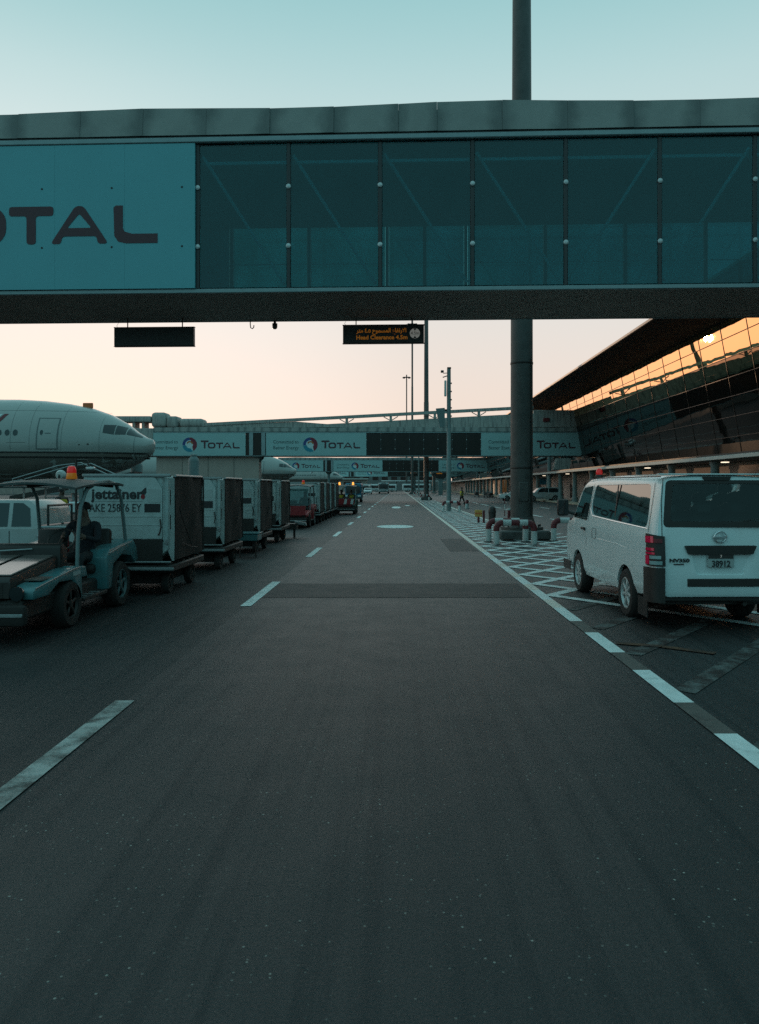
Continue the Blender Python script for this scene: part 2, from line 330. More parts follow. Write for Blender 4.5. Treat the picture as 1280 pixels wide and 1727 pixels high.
ASPH = (.029, .0188, .0170)
M = dict(
    road=asphalt('road_asphalt', ASPH, True, .9), apron=asphalt('apron_asphalt', (.023, .016, .0145), False, .5, .60, .5), lane=asphalt('side_lane_asphalt', (.032, .0225, .0205), True, .4),
    patch=asphalt('patch_asphalt', (.014, .0115, .0105), False, .3, .62, .42), oncoming=asphalt('shaded_oncoming_asphalt', (.023, .0158, .0142), True, .5, .58, .55),
    line=paint('lane_paint', (.80, .80, .77), (.06, .06, .06), .53, .76), kerbw=paint('edge_paint_white', (.80, .81, .79), ASPH, .58, .8),
    kerbd=paint('edge_paint_brown', (.13, .105, .095), ASPH, .5, .75), warm=paint('sunlit_edge_line_paint', (.80, .68, .60), (.35, .28, .25), .55, .8),  # edge line colour carries the pink of the low sun
    hatch=paint('hatch_paint', (.80, .82, .80), (.09, .08, .075), .52, .76), worn=paint('worn_hatch_paint', (.13, .14, .135), ASPH, .38, .56),
    dashworn=paint('worn_dash_paint', (.42, .41, .39), (.07, .065, .06), .42, .62, 3.2), tyremark=paint('tyre_mark', (.027, .0225, .0205), ASPH, .36, .60, 2.5), orange_paint=paint('orange_paint', (.15, .062, .026), ASPH, .36, .60),
    pickupwhite=mat('pickup_paint', (.45, .47, .46), .35, 0, .05, 2, coat=.3, dirt=(.25, .23, .2), dirt_amt=.3), white=mat('white_paint', (.72, .75, .74), .35, 0, .05, 2, coat=.3, dirt=(.4, .38, .34), dirt_amt=.12),
    vanwhite=mat('van_paint', (.76, .84, .84), .3, 0, .03, 1.5, coat=.6, dirt=(.5, .47, .42), dirt_amt=.1),
    black=mat('black_plastic', (.031, .0245, .022), .5, 0, .2, 8), rubber=mat('tyre_rubber', (.028, .022, .020), .85, 0, .2, 20, .2, 60),
    dark=mat('dark_metal', (.031, .0245, .022), .55, 0, .2, 6), chrome=mat('chrome', (.75, .77, .78), .15, 1, .03, 4), alloy=mat('alloy_rim', (.62, .62, .61), .35, .4, .08, 8),
    steel=mat('galvanised_steel', (.32, .34, .34), .45, .6, .15, 5), grey=mat('grey_paint', (.22, .24, .24), .55, 0, .12, 4),
    mast=mat('mast_paint', (.085, .082, .078), .55, 0, .22, 2, .1, 10, dirt=(.04, .038, .036), dirt_amt=.5), pillar=mat('pillar_paint', (.16, .21, .21), .6, 0, .15, 2),
    roofp=stained('roof_panel_metal', (.31, .31, .29), (.075, .085, .085)), concrete=streaked('concrete_cladding', (.42, .40, .37), (.17, .165, .16), .8), ceil=mat('ceiling_panel', (.07, .08, .08), .8),
    rail=mat('aluminium_rail', (.26, .33, .34), .4, .3, .1, 3), under=mat('underside_metal', (.40, .305, .27), .7, 0, .2, 1.5), frame=mat('window_frame', (.05, .05, .052), .5),
    adfar=mat('lit_far_advert_film', (.33, .50, .50), .45, 0, .05, .6), ad=mat('shaded_advert_film', (.12, .41, .46), .38, 0, .05, .6, coat=.2), letter=mat('advert_lettering', (.085, .030, .040), .5, 0, .1, 3), letter_dark=mat('advert_small_lettering', (.012, .025, .03), .5),  # same film twice: near shade and far light put into its colours
    logo_red=mat('logo_red', (.22, .02, .04), .5), logo_blue=mat('logo_blue', (.03, .06, .22), .5), logo_teal=mat('logo_teal', (.02, .25, .35), .5), logo_white=mat('logo_white', (.6, .7, .7), .5), logo_orange=mat('logo_orange', (.4, .13, .03), .5),
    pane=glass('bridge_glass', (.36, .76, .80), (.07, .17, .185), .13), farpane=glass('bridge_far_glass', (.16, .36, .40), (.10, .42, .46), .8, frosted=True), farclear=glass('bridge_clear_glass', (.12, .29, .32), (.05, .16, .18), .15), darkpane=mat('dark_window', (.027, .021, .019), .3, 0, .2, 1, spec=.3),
    brace=mat('brace_paint', (.55, .9, .92), .5), bolt=mat('bolt_head', (.6, .62, .62), .4, .3),
    vglass=glass('vehicle_glass', (.58, .70, .70), (.02, .022, .022), .1), sideglass=glass('filmed_side_glass', (.2, .25, .25), (.02, .022, .022), .3, ior=2.6), signblack=mat('sign_black', (.046, .036, .033), .45), amber=mat('sign_amber_print', (.75, .27, .03), .5, emit=(1, .33, .03), estr=.12),
    signwhite=mat('sign_white_print', (.72, .68, .62), .5, emit=(.8, .75, .68), estr=.12), red=mat('red_paint', (.30, .02, .025), .4, 0, .1, 4), darkred=mat('dark_red_paint', (.16, .02, .025), .5, 0, .15, 6), postw=mat('white_post_paint', (.62, .64, .62), .55, 0, .08, 8, dirt=(.25, .22, .2), dirt_amt=.3),
    lamp_amber=mat('amber_lamp_lit', (.9, .4, .05), .3, emit=(1, .36, .06), estr=1.7), lens_amber=mat('amber_lens', (.65, .20, .015), .3, emit=(1, .3, .02), estr=.10), lens_red=mat('red_lens', (.50, .02, .02), .25, emit=(1, .03, .03), estr=.16),
    tail_red=mat('tail_lamp_red', (.5, .008, .05), .15, coat=.8, emit=(1, .02, .12), estr=.06), lens_clear=mat('clear_lens', (.3, .42, .42), .12, coat=.8),
    canvas=mat('brown_canvas', (.027, .0195, .0165), .85, 0, .25, 3, .4, 12), alu=mat('container_aluminium', (.48, .54, .53), .42, .10, .10, 2, .25, 4, dirt=(.2, .2, .19), dirt_amt=.35),
    ink=mat('printed_ink', (.03, .028, .03), .5), qr=mat('pale_sticker', (.42, .46, .45), .5), seat=mat('black_vinyl', (.027, .021, .019), .55), teal=mat('tug_teal_paint', (.06, .19, .205), .4, 0, .08, 4, coat=.3, dirt=(.12, .14, .13), dirt_amt=.5),
    hood=mat('tug_bonnet_paint', (.16, .13, .12), .25, 0, .08, 3, coat=.5, dirt=(.2, .17, .15), dirt_amt=.4), canopy=mat('canopy_vinyl', (.07, .09, .09), .6, 0, .15, 3), trim=mat('tug_rim', (.07, .12, .125), .4),
    plane=mat('aircraft_paint', (.36, .36, .34), .3, 0, .04, .5, coat=.4, dirt=(.38, .36, .33), dirt_amt=.25), stripe=mat('aircraft_stripe', (.045, .04, .038), .4), belly=mat('aircraft_belly', (.20, .17, .15), .45, 0, .06, .6), cockpit=mat('cockpit_glass', (.015, .02, .022), .08, coat=.5), wline=mat('door_outline', (.13, .15, .15), .5),
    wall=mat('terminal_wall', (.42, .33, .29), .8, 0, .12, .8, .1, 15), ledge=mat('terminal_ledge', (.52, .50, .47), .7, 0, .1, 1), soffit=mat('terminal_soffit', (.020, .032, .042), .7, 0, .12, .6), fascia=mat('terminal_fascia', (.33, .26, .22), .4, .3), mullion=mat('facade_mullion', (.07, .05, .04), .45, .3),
    spandrel=mat('spandrel', (.025, .025, .026), .4), skin=mat('skin', (.13, .08, .06), .6), navy=mat('navy_cloth', (.018, .02, .026), .9, 0, .2, 12), cloth=mat('dark_cloth', (.022, .022, .024), .9, 0, .2, 12), hivis=mat('hivis_vest', (.55, .42, .02), .75, 0, .1, 12), hair=mat('black_hair', (.01, .009, .008), .7),
    reflect=mat('reflective_tape', (.18, .32, .33), .4), far=mat('far_wall', (.20, .20, .195), .8, 0, .1, .1), bluep=mat('blue_paint', (.03, .16, .24), .4), silver=mat('silver_paint', (.40, .42, .42), .35, .3, .05, 2, coat=.4),
    head=mat('headlamp', (.65, .68, .68), .15, coat=.7), orange=mat('orange_sign', (.62, .14, .04), .55), yellow=mat('orange_yellow_sign', (.62, .33, .08), .55), kerb=mat('kerb_stone', (.36, .29, .22), .8, 0, .15, 3), signblue=mat('blue_sign', (.03, .22, .34), .5), green=mat('dark_foliage', (.02, .035, .022), .9, 0, .3, 6),
)
def gold_glass(name='gold_glass', col=(.95, .60, .30)):
    m = bpy.data.materials.new(name); m.use_nodes = True
    n = m.node_tree.nodes; l = m.node_tree.links; b = n['Principled BSDF']
    b.inputs['Base Color'].default_value = (*col, 1); b.inputs['Metallic'].default_value = 1; b.inputs['Roughness'].default_value = .005
    g = n.new('ShaderNodeTexCoord'); x = n.new('ShaderNodeTexNoise'); x.inputs['Scale'].default_value = .42; x.inputs['Detail'].default_value = 2
    l.new(g.outputs['Object'], x.inputs['Vector'])
    bp = n.new('ShaderNodeBump'); bp.inputs['Strength'].default_value = .38; bp.inputs['Distance'].default_value = .014
    l.new(x.outputs['Fac'], bp.inputs['Height']); l.new(bp.outputs[0], b.inputs['Normal'])
    return m
M['gold'] = gold_glass(); M['darkrefl'] = gold_glass('dark_reflection_glass', (.008, .007, .006)); _b = M['darkrefl'].node_tree.nodes['Principled BSDF']; _b.inputs['Metallic'].default_value = 0; _b.inputs['IOR'].default_value = 1.28; _b.inputs['Roughness'].default_value = .02; M['dimrefl'] = gold_glass('dim_reflection_glass', (.22, .13, .065))  # lower rows are the same glazing, their dark reflections put into the colour

# ================================================================== SETTING: ground, road, paint
def sheet(name, x0, x1, y0, y1, z, m, parent=None, kind='structure'):
    o = MB().sheet([(x0, y0, z), (x1, y0, z), (x1, y1, z), (x0, y1, z)]).build(name, m, parent, smooth=False)
    if parent is None: tag(o, kind=kind)
    return o
ground = sheet('ground', -3000, 3000, -600, 5400, 0, M['apron'])
road = sheet('service_road', -2.28, 2.47, -12, 420, .004, M['road'])
onc = sheet('oncoming_lane', -7.6, -2.28, -12, 420, .004, M['oncoming'])  # asphalt colour darkened to carry the shade beside the container train
lane = sheet('terminal_lane', 5.0, 17.4, -12, 420, .004, M['lane'])
zone = sheet('hatched_strip', 2.47, 5.0, -12, 420, .004, M['lane'])
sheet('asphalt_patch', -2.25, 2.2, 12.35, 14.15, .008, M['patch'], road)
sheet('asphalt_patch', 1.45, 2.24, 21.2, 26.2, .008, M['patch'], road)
sheet('asphalt_patch', -2.1, .6, 62, 92, .008, M['lane'], road)
def strip(pts, wd, z, mb):
    for (ax, ay), (bx, by) in zip(pts, pts[1:]):
        d = Vector((bx-ax, by-ay)).normalized(); n_ = Vector((-d.y, d.x))*wd/2
        mb.sheet([(ax+n_.x, ay+n_.y, z), (ax-n_.x, ay-n_.y, z), (bx-n_.x, by-n_.y, z), (bx+n_.x, by+n_.y, z)])
for k in range(26):                                    # broken centre line, 3 m on 5 m off
    y0 = 3.45 + 8*k
    o = sheet('lane_dash', -2.36, -2.20, y0, y0 + 2.95, .012, M['dashworn'] if k == 0 else M['line'], road)
for k in range(0, 12):                                 # edge line: white and worn brown blocks near by
    y0 = 4.42 + 1.92*k
    if k < 9:
        sheet('edge_block', 2.285, 2.455, y0, y0 + 1.12, .012, M['kerbw'], road)
        if k > 0: sheet('edge_block', 2.285, 2.455, y0 - .8, y0, .012, M['kerbd'] if k < 4 else M['warm'], road)
sheet('edge_line', 2.285, 2.455, 20.9, 400, .012, M['warm'], road)
sheet('left_edge_line', -6.95, -6.8, 60, 400, .012, M['line'], road)
def disc(x, y, rx, ry, name='road_roundel'):
    MB().sheet([(x + rx*math.cos(2*PI*k/40), y + ry*math.sin(2*PI*k/40), .012) for k in range(40)]).build(name, M['line'], road, smooth=False)
disc(-.12, 34.2, .82, 1.35); disc(-.15, 65.5, .38, 3.0); disc(.9, 72, .25, 1.5)
sheet('stop_mark', -5.0, -3.5, 71, 73.5, .012, M['line'], road)
# hatching: crossed diagonals beside the edge line
hb, wb = MB(), MB()
for k in range(80):
    y0 = 5.2 + 1.48*k
    R_ = 6.2 if y0 < 30 else 4.72
    d = R_ - 2.5
    for s in (1, -1):
        a, b_ = (2.5, y0), (R_, y0 + s*1.25*d)
        if b_[1] < 7.2: continue
        z = .010 if s > 0 else .014
        strip([a, b_], .19, z, wb if y0 < 11.2 else hb)
hb.build('hatch_line', M['hatch'], zone, smooth=False)['kind'] = 'stuff'
wb.build('worn_hatch_line', M['worn'], zone, smooth=False)['kind'] = 'stuff'
o = MB(); strip([(2.5, 8.75), (2.95, 8.55), (3.4, 8.2)], .12, .016, o)
o.build('orange_mark', M['orange_paint'], zone, smooth=False)
o = MB(); strip([(4.82, 35.5), (4.35, 86)], .16, .018, o); o.build('strip_edge_line', M['warm'], zone, smooth=False)
for k in range(14): sheet('lane_dash', 8.4, 8.56, 36 + 9*k, 42.5 + 9*k, .012, M['line'], lane)
for k in range(6): sheet('lane_dash', 12.2, 12.36, 50 + 12*k, 54 + 12*k, .012, M['line'], lane)
kb = MB()
kb.box(17.4, 22.5, -12, 420, .0, .14, .02).build('terminal_pavement', M['kerb'], None); tag(bpy.data.objects['terminal_pavement'], kind='structure')

# ================================================================== TERMINAL
term = thing('terminal_building', 'long terminal with gold mirrored leaning glass wall under a deep flat roof', 'terminal', (0, 0, 0))
XA, KX = 24.0, .176
def zr(r): return 1.8 + r*XA/(1 + r*KX)
def xf(z): return XA - KX*(z - 1.8)
RAT = [.0975, .1485, .209, .27, .329, .39, .4515, .507]
ZS = [zr(r) for r in RAT]; PITCH = 3.86; YB = 33.2
T0, T1 = -8, 330
z0, z1 = ZS[0], ZS[-1]; x1 = xf(z1); XO = (z1-1.8)/.654; ZL = 3.57
MB().box(21.3, 40, T0, T1, .14, ZL - .25).build('ground_floor_wall', M['wall'], term, smooth=False)
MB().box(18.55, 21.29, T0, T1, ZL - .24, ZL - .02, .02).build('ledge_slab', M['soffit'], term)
MB().box(18.42, 18.55, T0, T1, ZL - .22, ZL, .02).build('ledge_edge', M['ledge'], term)
MB().box(18.6, 40, T0, T1, ZL + .0, ZL + .12).build('ledge_roof', M['dark'], term, smooth=False)
MB().box(26, 40, T0, T1, ZL + .13, z1 - .05).build('inner_core', M['spandrel'], term, smooth=False)
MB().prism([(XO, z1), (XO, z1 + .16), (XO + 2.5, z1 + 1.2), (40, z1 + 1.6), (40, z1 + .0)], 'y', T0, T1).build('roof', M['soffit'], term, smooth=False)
MB().box(XO - .06, XO - .002, T0, T1, z1 + .02, z1 + .2, .01).build('roof_edge', M['fascia'], term)
for y in range(34, 106, 12):
    MB().box(XO + .3, x1 - .1, y - .02, y + .02, z1 - .012, z1 - .001).build('soffit_joint', M['dark'], term, smooth=False)
# glass panes, each its own part where the photograph shows them
rnd = random.Random(3)
def panem(h0, h1):
    za, zb = ZS[h0], ZS[h1]
    b = MB(); b.loft([[(xf(za), .03, za + .03), (xf(za), PITCH - .03, za + .03), (xf(za) + .03, PITCH - .03, za + .03), (xf(za) + .03, .03, za + .03)],
                      [(xf(zb), .03, zb - .03), (xf(zb), PITCH - .03, zb - .03), (xf(zb) + .03, PITCH - .03, zb - .03), (xf(zb) + .03, .03, zb - .03)]])
    return b
for r in range(len(ZS) - 1):
    zc = (ZS[r] + ZS[r+1])/2
    b = panem(r, r + 1); me = b.mesh('glass_pane', False); gm = M['gold'] if r >= 5 else M['dimrefl'] if r == 4 else M['darkrefl']; me.materials.append(gm)
    me.transform(Matrix.Translation((-xf(zc), -PITCH/2, -zc)))
    rest = MB()
    for k in range(-11, 77):
        y = YB + PITCH*k
        if -1 <= k <= 21:
            o = link('glass_pane', me, None, term, (xf(zc), y + PITCH/2, zc)); o.rotation_euler = (0, R(rnd.uniform(-.16, .16)), R(rnd.uniform(-.12, .12)))
        else:
            rest.box(-.015, .015, y + .03, y + PITCH - .03, -(ZS[r+1]-ZS[r])/2 + .03, (ZS[r+1]-ZS[r])/2 - .03)
    q = rest.build('glass_wall', gm, term, smooth=False); q.location = (xf(zc) + .01, 0, zc); q.rotation_euler = (0, -math.atan(KX), 0); q['kind'] = 'stuff'
for z in ZS[:-1]:
    MB().box(xf(z) - .05, xf(z) + .05, T0, T1, z - .02, z + .02).build('transom', M['mullion'], term, smooth=False)
mm = MB(); x0_, x1_ = xf(ZS[0]), xf(ZS[-1])
mm.loft([[(x0_ - .03, -.014, ZS[0]), (x0_ - .03, .014, ZS[0]), (x0_ + .1, .014, ZS[0]), (x0_ + .1, -.014, ZS[0])],
         [(x1_ - .03, -.014, z1 - .01), (x1_ - .03, .014, z1 - .01), (x1_ + .1, .014, z1 - .01), (x1_ + .1, -.014, z1 - .01)]])
mme = mm.mesh('mullion', False); mme.materials.append(M['mullion'])
for k in range(-1, 23): link('mullion', mme, None, term, (0, YB + PITCH*k, 0))
cme = MB().lathe([(.32, 0), (.32, .5), (.25, .55), (.25, 2.9), (.32, 3.0), (.32, ZL - .4)], n=18).mesh('column'); cme.materials.append(M['pillar'])
for k in range(26): link('column', cme, None, term, (19.1, 31.5 + 7.3*k, .14))
vme = MB()
for k in range(6): vme.box(-.04, .04, k*.55, k*.55 + .16, .2, 1.6 + .25*((k*7) % 3), .01)
vme = vme.mesh('vent_fin', False); vme.materials.append(M['dark'])
for k in range(24): link('vent_fin', vme, None, term, (21.22, 33 + 7.3*k, .2))
dme = MB().box(-.03, 0, 0, 1.9, 0, 2.3, .02).mesh('service_door'); dme.materials.append(M['grey'])
for k in range(8): link('service_door', dme, None, term, (21.28, 37.2 + 21.9*k, .14))
for k in range(10):
    y = 47 + 14.6*k
    MB().box(20.0, 20.35, y, y + .5, ZL - .3, ZL - .25, .01).build('soffit_lamp', mat('lit_soffit_lamp', (.9, .8, .6), .5, emit=(1, .82, .6), estr=1.6) if k == 0 else bpy.data.materials['lit_soffit_lamp'], term)
for (x, y, z, wd, h) in ((20.9, 110, 2.5, 1.2, .9), (20.9, 80, 2.6, .8, .8)):
    s = thing('hanging_sign', 'small %s panel on the terminal wall %s' % (('bright blue', 'beyond the lighting mast') if y > 100 else ('pale teal', 'above the white van bonnet')), 'sign', (x, y, z))
    MB().box(-wd/2, wd/2, -.05, .05, -h/2, h/2, .02).build('sign_panel', M['signblue'] if y > 100 else M['qr'], s); MB().box(-wd/2 - .03, wd/2 + .03, -.03, .03, h/2, h/2 + .06).build('sign_bracket', M['dark'], s)

# ================================================================== JET BRIDGES
def letters(parent, x0, z0, s, y, big):
    """TOTAL wordmark: a large T and small rounded capitals, s = cap height of the small ones"""
    W = .19*s + .03
    def put(name, loops, dx): return outline(name, [[(p[0]*1.0 + dx, p[1]) for p in lp] for lp in loops], M['letter'], parent, (x0, y, z0))
    t = .25*s
    def T(wd, h, t): return rpoly([(0, h), (0, h - t), (wd/2 - t/2, h - t), (wd/2 - t/2, 0), (wd/2 + t/2, 0), (wd/2 + t/2, h - t), (wd, h - t), (wd, h)], .35*t)
    x = 0
    put('wordmark_letter', [T(1.35*s, 1.36*s, .3*s)], x); x += 1.2*s
    ow = 1.3*s
    put('wordmark_letter', [rrect(0, ow, 0, s, .42*s, 7), rrect(t, ow - t, t, s - t, .24*s, 7)[::-1]], x); x += ow + .08*s
    put('wordmark_letter', [T(1.2*s, s, t)], x); x += 1.12*s
    aw = 1.56*s
    put('wordmark_letter', [rpoly([(0, 0), (.43*aw, s), (.57*aw, s), (aw, 0), (aw - 1.15*t, 0), (aw*.80, .2*s), (aw*.20, .2*s), (1.15*t, 0)], .12*s),
                            rpoly([(.29*aw, .42*s), (.71*aw, .42*s), (.5*aw, .80*s)], .06*s)[::-1]], x); x += aw + .14*s
    put('wordmark_letter', [rpoly([(0, s), (t, s), (t, t), (1.12*s, t), (1.12*s, 0), (.0, 0)], .3*t) if False else
                            [(0, s*.95), (.06*s, s), (t, s)] + [(t, .42*s), (t*1.15, t*1.25), (.5*s, t), (1.18*s, t), (1.18*s, 0), (.32*s, 0), (.12*s, .05*s), (.02*s, .2*s)]], x)
def swirl(parent, x, z, r, y):
    def arc(a0, a1, r0, r1, e0, e1):
        n = 14; out = [(r0*math.cos(R(a0 + (a1-a0)*k/n)), r0*math.sin(R(a0 + (a1-a0)*k/n))) for k in range(n + 1)]
        return out + [(r1*math.cos(R(e1 + (e0-e1)*k/n)), r1*math.sin(R(e1 + (e0-e1)*k/n))) for k in range(n + 1)]
    outline('logo_disc', [[(r*.86*math.cos(2*PI*k/32), r*.86*math.sin(2*PI*k/32)) for k in range(32)]], M['logo_white'], parent, (x, y + .002, z), .001)
    outline('logo_swirl', [arc(-60, 95, r, r*.45, -40, 60)], M['logo_red'], parent, (x, y, z))
    outline('logo_swirl', [arc(97, 185, r, r*.62, 75, 190)], M['logo_blue'], parent, (x, y, z))
    outline('logo_swirl', [arc(188, 297, r, r*.5, 190, 280)], M['logo_teal'], parent, (x, y, z))
    outline('logo_band', [arc(20, 150, r*.5, r*.3, 10, 165)], M['logo_orange'], parent, (x, y - .001, z))

ZF, ZG0, ZG1, ZR0, ZR1, DP = 5.64, 5.72, 8.57, 8.76, 9.30, 2.7
XL, XR = -31, 23.3
BAY = 1.81; GX0 = -3.97                     # glazed bays run from GX0 to GX0 + 8*BAY
def jet_bridge(label, loc, rz, near):
    t = thing('jet_bridge', label, 'jet bridge', loc, rz, 'boarding bridges over the service road')
    MB().box(XL, XR, .07, DP - .07, ZF, ZF + .06, .01).build('floor_deck', M['under'], t)
    for y in (0, DP - .06): MB().box(XL, XR, y, y + .06, ZF - .01, ZG0 - .005, .012).build('sill_rail', M['rail'], t)
    for y in (-.05, DP - .05): MB().box(XL, XR, y, y + .10, ZG1 + .02, ZG1 + .13, .02).build('gutter_rail', M['rail'], t)
    MB().box(XL, XR, .02, DP - .02, ZG1 + .14, ZR0 - .02).build('ceiling', M['ceil'], t, smooth=False)
    # roof fascia: one lapped sheet after another
    rr = random.Random(5); x = XL; k = 0; jx = GX0 - 1.27*22.4
    while x < XR - .1:
        x2 = min(XR, x + (1.27 if rr.random() < .75 else .75 + .6*rr.random()))
        HZ = lambda q: .03*math.sin(q*.9) + .03*math.sin(q*.23 + 1); dz, dz2 = HZ(x), HZ(x2); dy = rr.uniform(-.012, .012); k += 1
        for side in ((0, 1) if near else (0,)):
            y = 0 if side == 0 else DP
            s = 1 if side == 0 else -1
            MB().loft([[(x + .002, y + s*dy, ZR0), (x2 - .002, y - s*dy, ZR0), (x2 - .002, y - s*dy + s*.05, ZR0), (x + .002, y + s*dy + s*.05, ZR0)],
                       [(x + .002, y + s*(.05 + dy), ZR1 + dz), (x2 - .002, y + s*(.05 - dy), ZR1 + dz2), (x2 - .002, y + s*.12, ZR1 + dz2), (x + .002, y + s*.12, ZR1 + dz)]]).build('roof_panel', M['roofp'], t, smooth=False)
        x = x2
    MB().box(XL, XR, .14, DP - .14, ZR0, ZR1 - .06).build('roof_deck', M['grey'], t, smooth=False)
    # glazed bays
    pm = MB().box(.045, BAY - .045, -.012, .012, ZG0 + .02, ZG1).mesh('glass_pane', False); pm.materials.append(M['pane'] if near else M['darkpane'])
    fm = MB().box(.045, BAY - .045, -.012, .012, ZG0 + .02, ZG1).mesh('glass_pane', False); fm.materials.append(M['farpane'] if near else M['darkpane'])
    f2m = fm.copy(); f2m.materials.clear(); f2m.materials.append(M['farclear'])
    um = MB().box(-.04, .04, -.03, .06, ZG0, ZG1 + .01, .01).mesh('mullion'); um.materials.append(M['frame'])
    bm_ = MB().lathe([(.0, -.062), (.03, -.062), (.048, -.05), (.048, -.03), (0, -.03)], axis='y', n=12).mesh('bolt'); bm_.materials.append(M['bolt'])
    for k in range(9):
        x = GX0 + BAY*k
        for y in ((.05, DP - .05) if near else (.05,)):
            u = link('mullion', um, None, t, (x, y, 0))
            if y < 1:
                for z in (6.55, 7.72): link('bolt', bm_, None, u, (0, 0, z))
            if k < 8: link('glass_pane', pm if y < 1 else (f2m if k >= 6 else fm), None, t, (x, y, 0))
        if k < 8 and near:
            a, c = ((x + .08, ZG1 - .2), (x + BAY - .1, ZG0 + .1)) if k < 4 else ((x + BAY - .08, ZG1 - .2), (x + .1, ZG0 + .1))
            MB().tube([(a[0], .12, a[1]), (c[0], .12, c[1])], .034, 6).build('brace', M['brace'], t)
            MB().box(x + .05, x + BAY - .05, .19, .25, ZG1 - .33, ZG1 - .27).build('brace', M['brace'], t, smooth=False)
            MB().box(x + .05, x + BAY - .05, DP - .20, DP - .17, 6.90, 6.92).build('handrail', M['brace'], t, smooth=False)
    # advert boards
    def ad(xa, xb, boards):
        n = max(1, round((xb - xa)/boards)); st = (xb - xa)/n
        for k in range(n):
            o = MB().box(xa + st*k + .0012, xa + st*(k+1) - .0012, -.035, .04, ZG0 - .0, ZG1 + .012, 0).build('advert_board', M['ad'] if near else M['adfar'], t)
            if near:
                for z in (6.55, 7.72): MB().lathe([(0, -.042), (.018, -.042), (.022, -.036), (0, -.036)], (xa + st*(k+1) - .26, 0, z), 'y', 10).build('bolt', M['dark'], o)
        u = (xb - xa)/12.7
        letters(t, xb - 5.68, 6.62, .75, -.040, 1)
        swirl(t, xb - 7.07, 7.1, .92, -.040)
        text('slogan', 'Committed to', .62, M['letter_dark'], t, (xb - 11.8, -.038, 7.25), width=3.2)
        text('slogan', 'Better Energy', .62, M['letter_dark'], t, (xb - 11.8, -.038, 6.5), width=3.2)
    ad(-16.7, GX0 - .04, 1.45); ad(GX0 + 8*BAY + .04, XR - .05, 1.45)
    ad(XL, -19.3, 1.45)
    for x in (-18.85, -17.3): MB().box(x, x + .5, -.06, .05, ZG0, ZG1 + .01, .02).build('post', M['rail'], t)
    MB().box(-19.28, -16.72, .06, .09, ZG0 + .01, ZG1).build('dark_panel', M['darkpane'], t, smooth=False)
    MB().box(XL, XR, DP - .09, DP - .02, ZG0 + .01, ZG1).build('far_wall', M['under'], t, smooth=False) if not near else \
        [MB().box(a, c, DP - .09, DP - .02, ZG0 + .01, ZG1).build('far_wall', M['ad'], t, smooth=False) for a, c in ((XL, GX0 - .05), (GX0 + 8*BAY + .05, XR))]
    if near:
        ip = MB().tube([(.52, 1.2, ZG0), (.52, 1.2, ZG1 - .35)], .035, 8).build('interior_post', M['darkpane'], t); MB().box(.37, .67, 1.1, 1.3, ZG1 - .62, ZG1 - .22, .05).build('alarm_box', M['darkred'], ip)
    if near: MB().box(XL, XR, DP - .18, DP - .14, 7.76, ZG1 + .13).build('window_header', M['ceil'], t, smooth=False)
    if near: MB().box(XL, XR, .12, DP - .12, ZF + .062, ZF + .12).build('carpet', M['dark'], t, smooth=False)
    # piers
    for x in (-18.0, 21.6):
        p = MB().lathe([(.62, 0), (.62, .25), (.34, .3), (.34, ZF - .7), (.8, ZF - .2), (.8, ZF - .012)], (x, DP/2, 0), n=20).build('pier', M['pillar'], t)
        MB().box(x - .9, x + .9, DP/2 - .9, DP/2 + .9, 0, .22, .04).build('pier_base', M['concrete'], p)
    MB().prism([(XR + .02, 5.2), (XR + .02, ZG1 + .2), (XR + 1.6, ZG1 + .0), (XR + 2.5, 5.0)], 'y', -.1, DP + .1).build('end_bellows', M['concrete'], t, smooth=False)
    return t
b1 = jet_bridge('nearest glazed jet bridge crossing right over the road, big dark lettering on a teal board', (0, 15, 0), R(-2.2), True)
b2 = jet_bridge('second jet bridge, beyond the aircraft nose, with a sloping ramp on its roof', (0, 97, 0), 0, False)
for k, (y, s) in enumerate(((198, 'third jet bridge, small between the poles, below the ramped one'), (300, 'farthest and smallest jet bridge, low over the distant bus'))):
    dup(b2, (0, y, 0), s)
# second bridge: ramp with a rail on the roof, plant at its ends
def rz_(x): return 9.85 + .0526*(x + 24.9)
MB().prism([(-24.9, 9.32), (-24.9, rz_(-24.9) - .4), (-13, rz_(-13) - .42), (-9, rz_(-9) - .95), (17.2, rz_(17.2) - .95), (17.2, 9.32)], 'y', .25, 2.5).build('ramp_girder', M['concrete'], b2, smooth=False)
MB().prism([(-24.9, rz_(-24.9) - .38), (17.2, rz_(17.2) - .38), (17.2, rz_(17.2)), (-24.9, rz_(-24.9))], 'y', .15, .6).build('ramp_rail', M['concrete'], b2, smooth=False)
for x in (-6.5, -.9, 4.7, 10.3, 15.6):
    MB().box(x - .16, x + .16, .2, .55, rz_(x) - 1.0, rz_(x) - .36).build('ramp_post', M['concrete'], b2)
    MB().tube([(x - .9, .37, rz_(x) - .46), (x - .1, .37, rz_(x) - .9)], .06, 6).build('ramp_strut', M['concrete'], b2)
    MB().tube([(x + .9, .37, rz_(x) - .40), (x + .1, .37, rz_(x) - .9)], .06, 6).build('ramp_strut', M['concrete'], b2)
rb = MB().box(17.2, 23.4, .1, 2.6, 9.31, 11.5, .06).build('roof_cabin', M['concrete'], b2)
MB().box(21.9, 21.96, .08, .1, 9.4, 11.4).build('cabin_seam', M['dark'], rb); MB().box(18.4, 19.2, -.1, .1, 10.0, 10.5, .06).build('cabin_lamp', M['darkred'], rb)
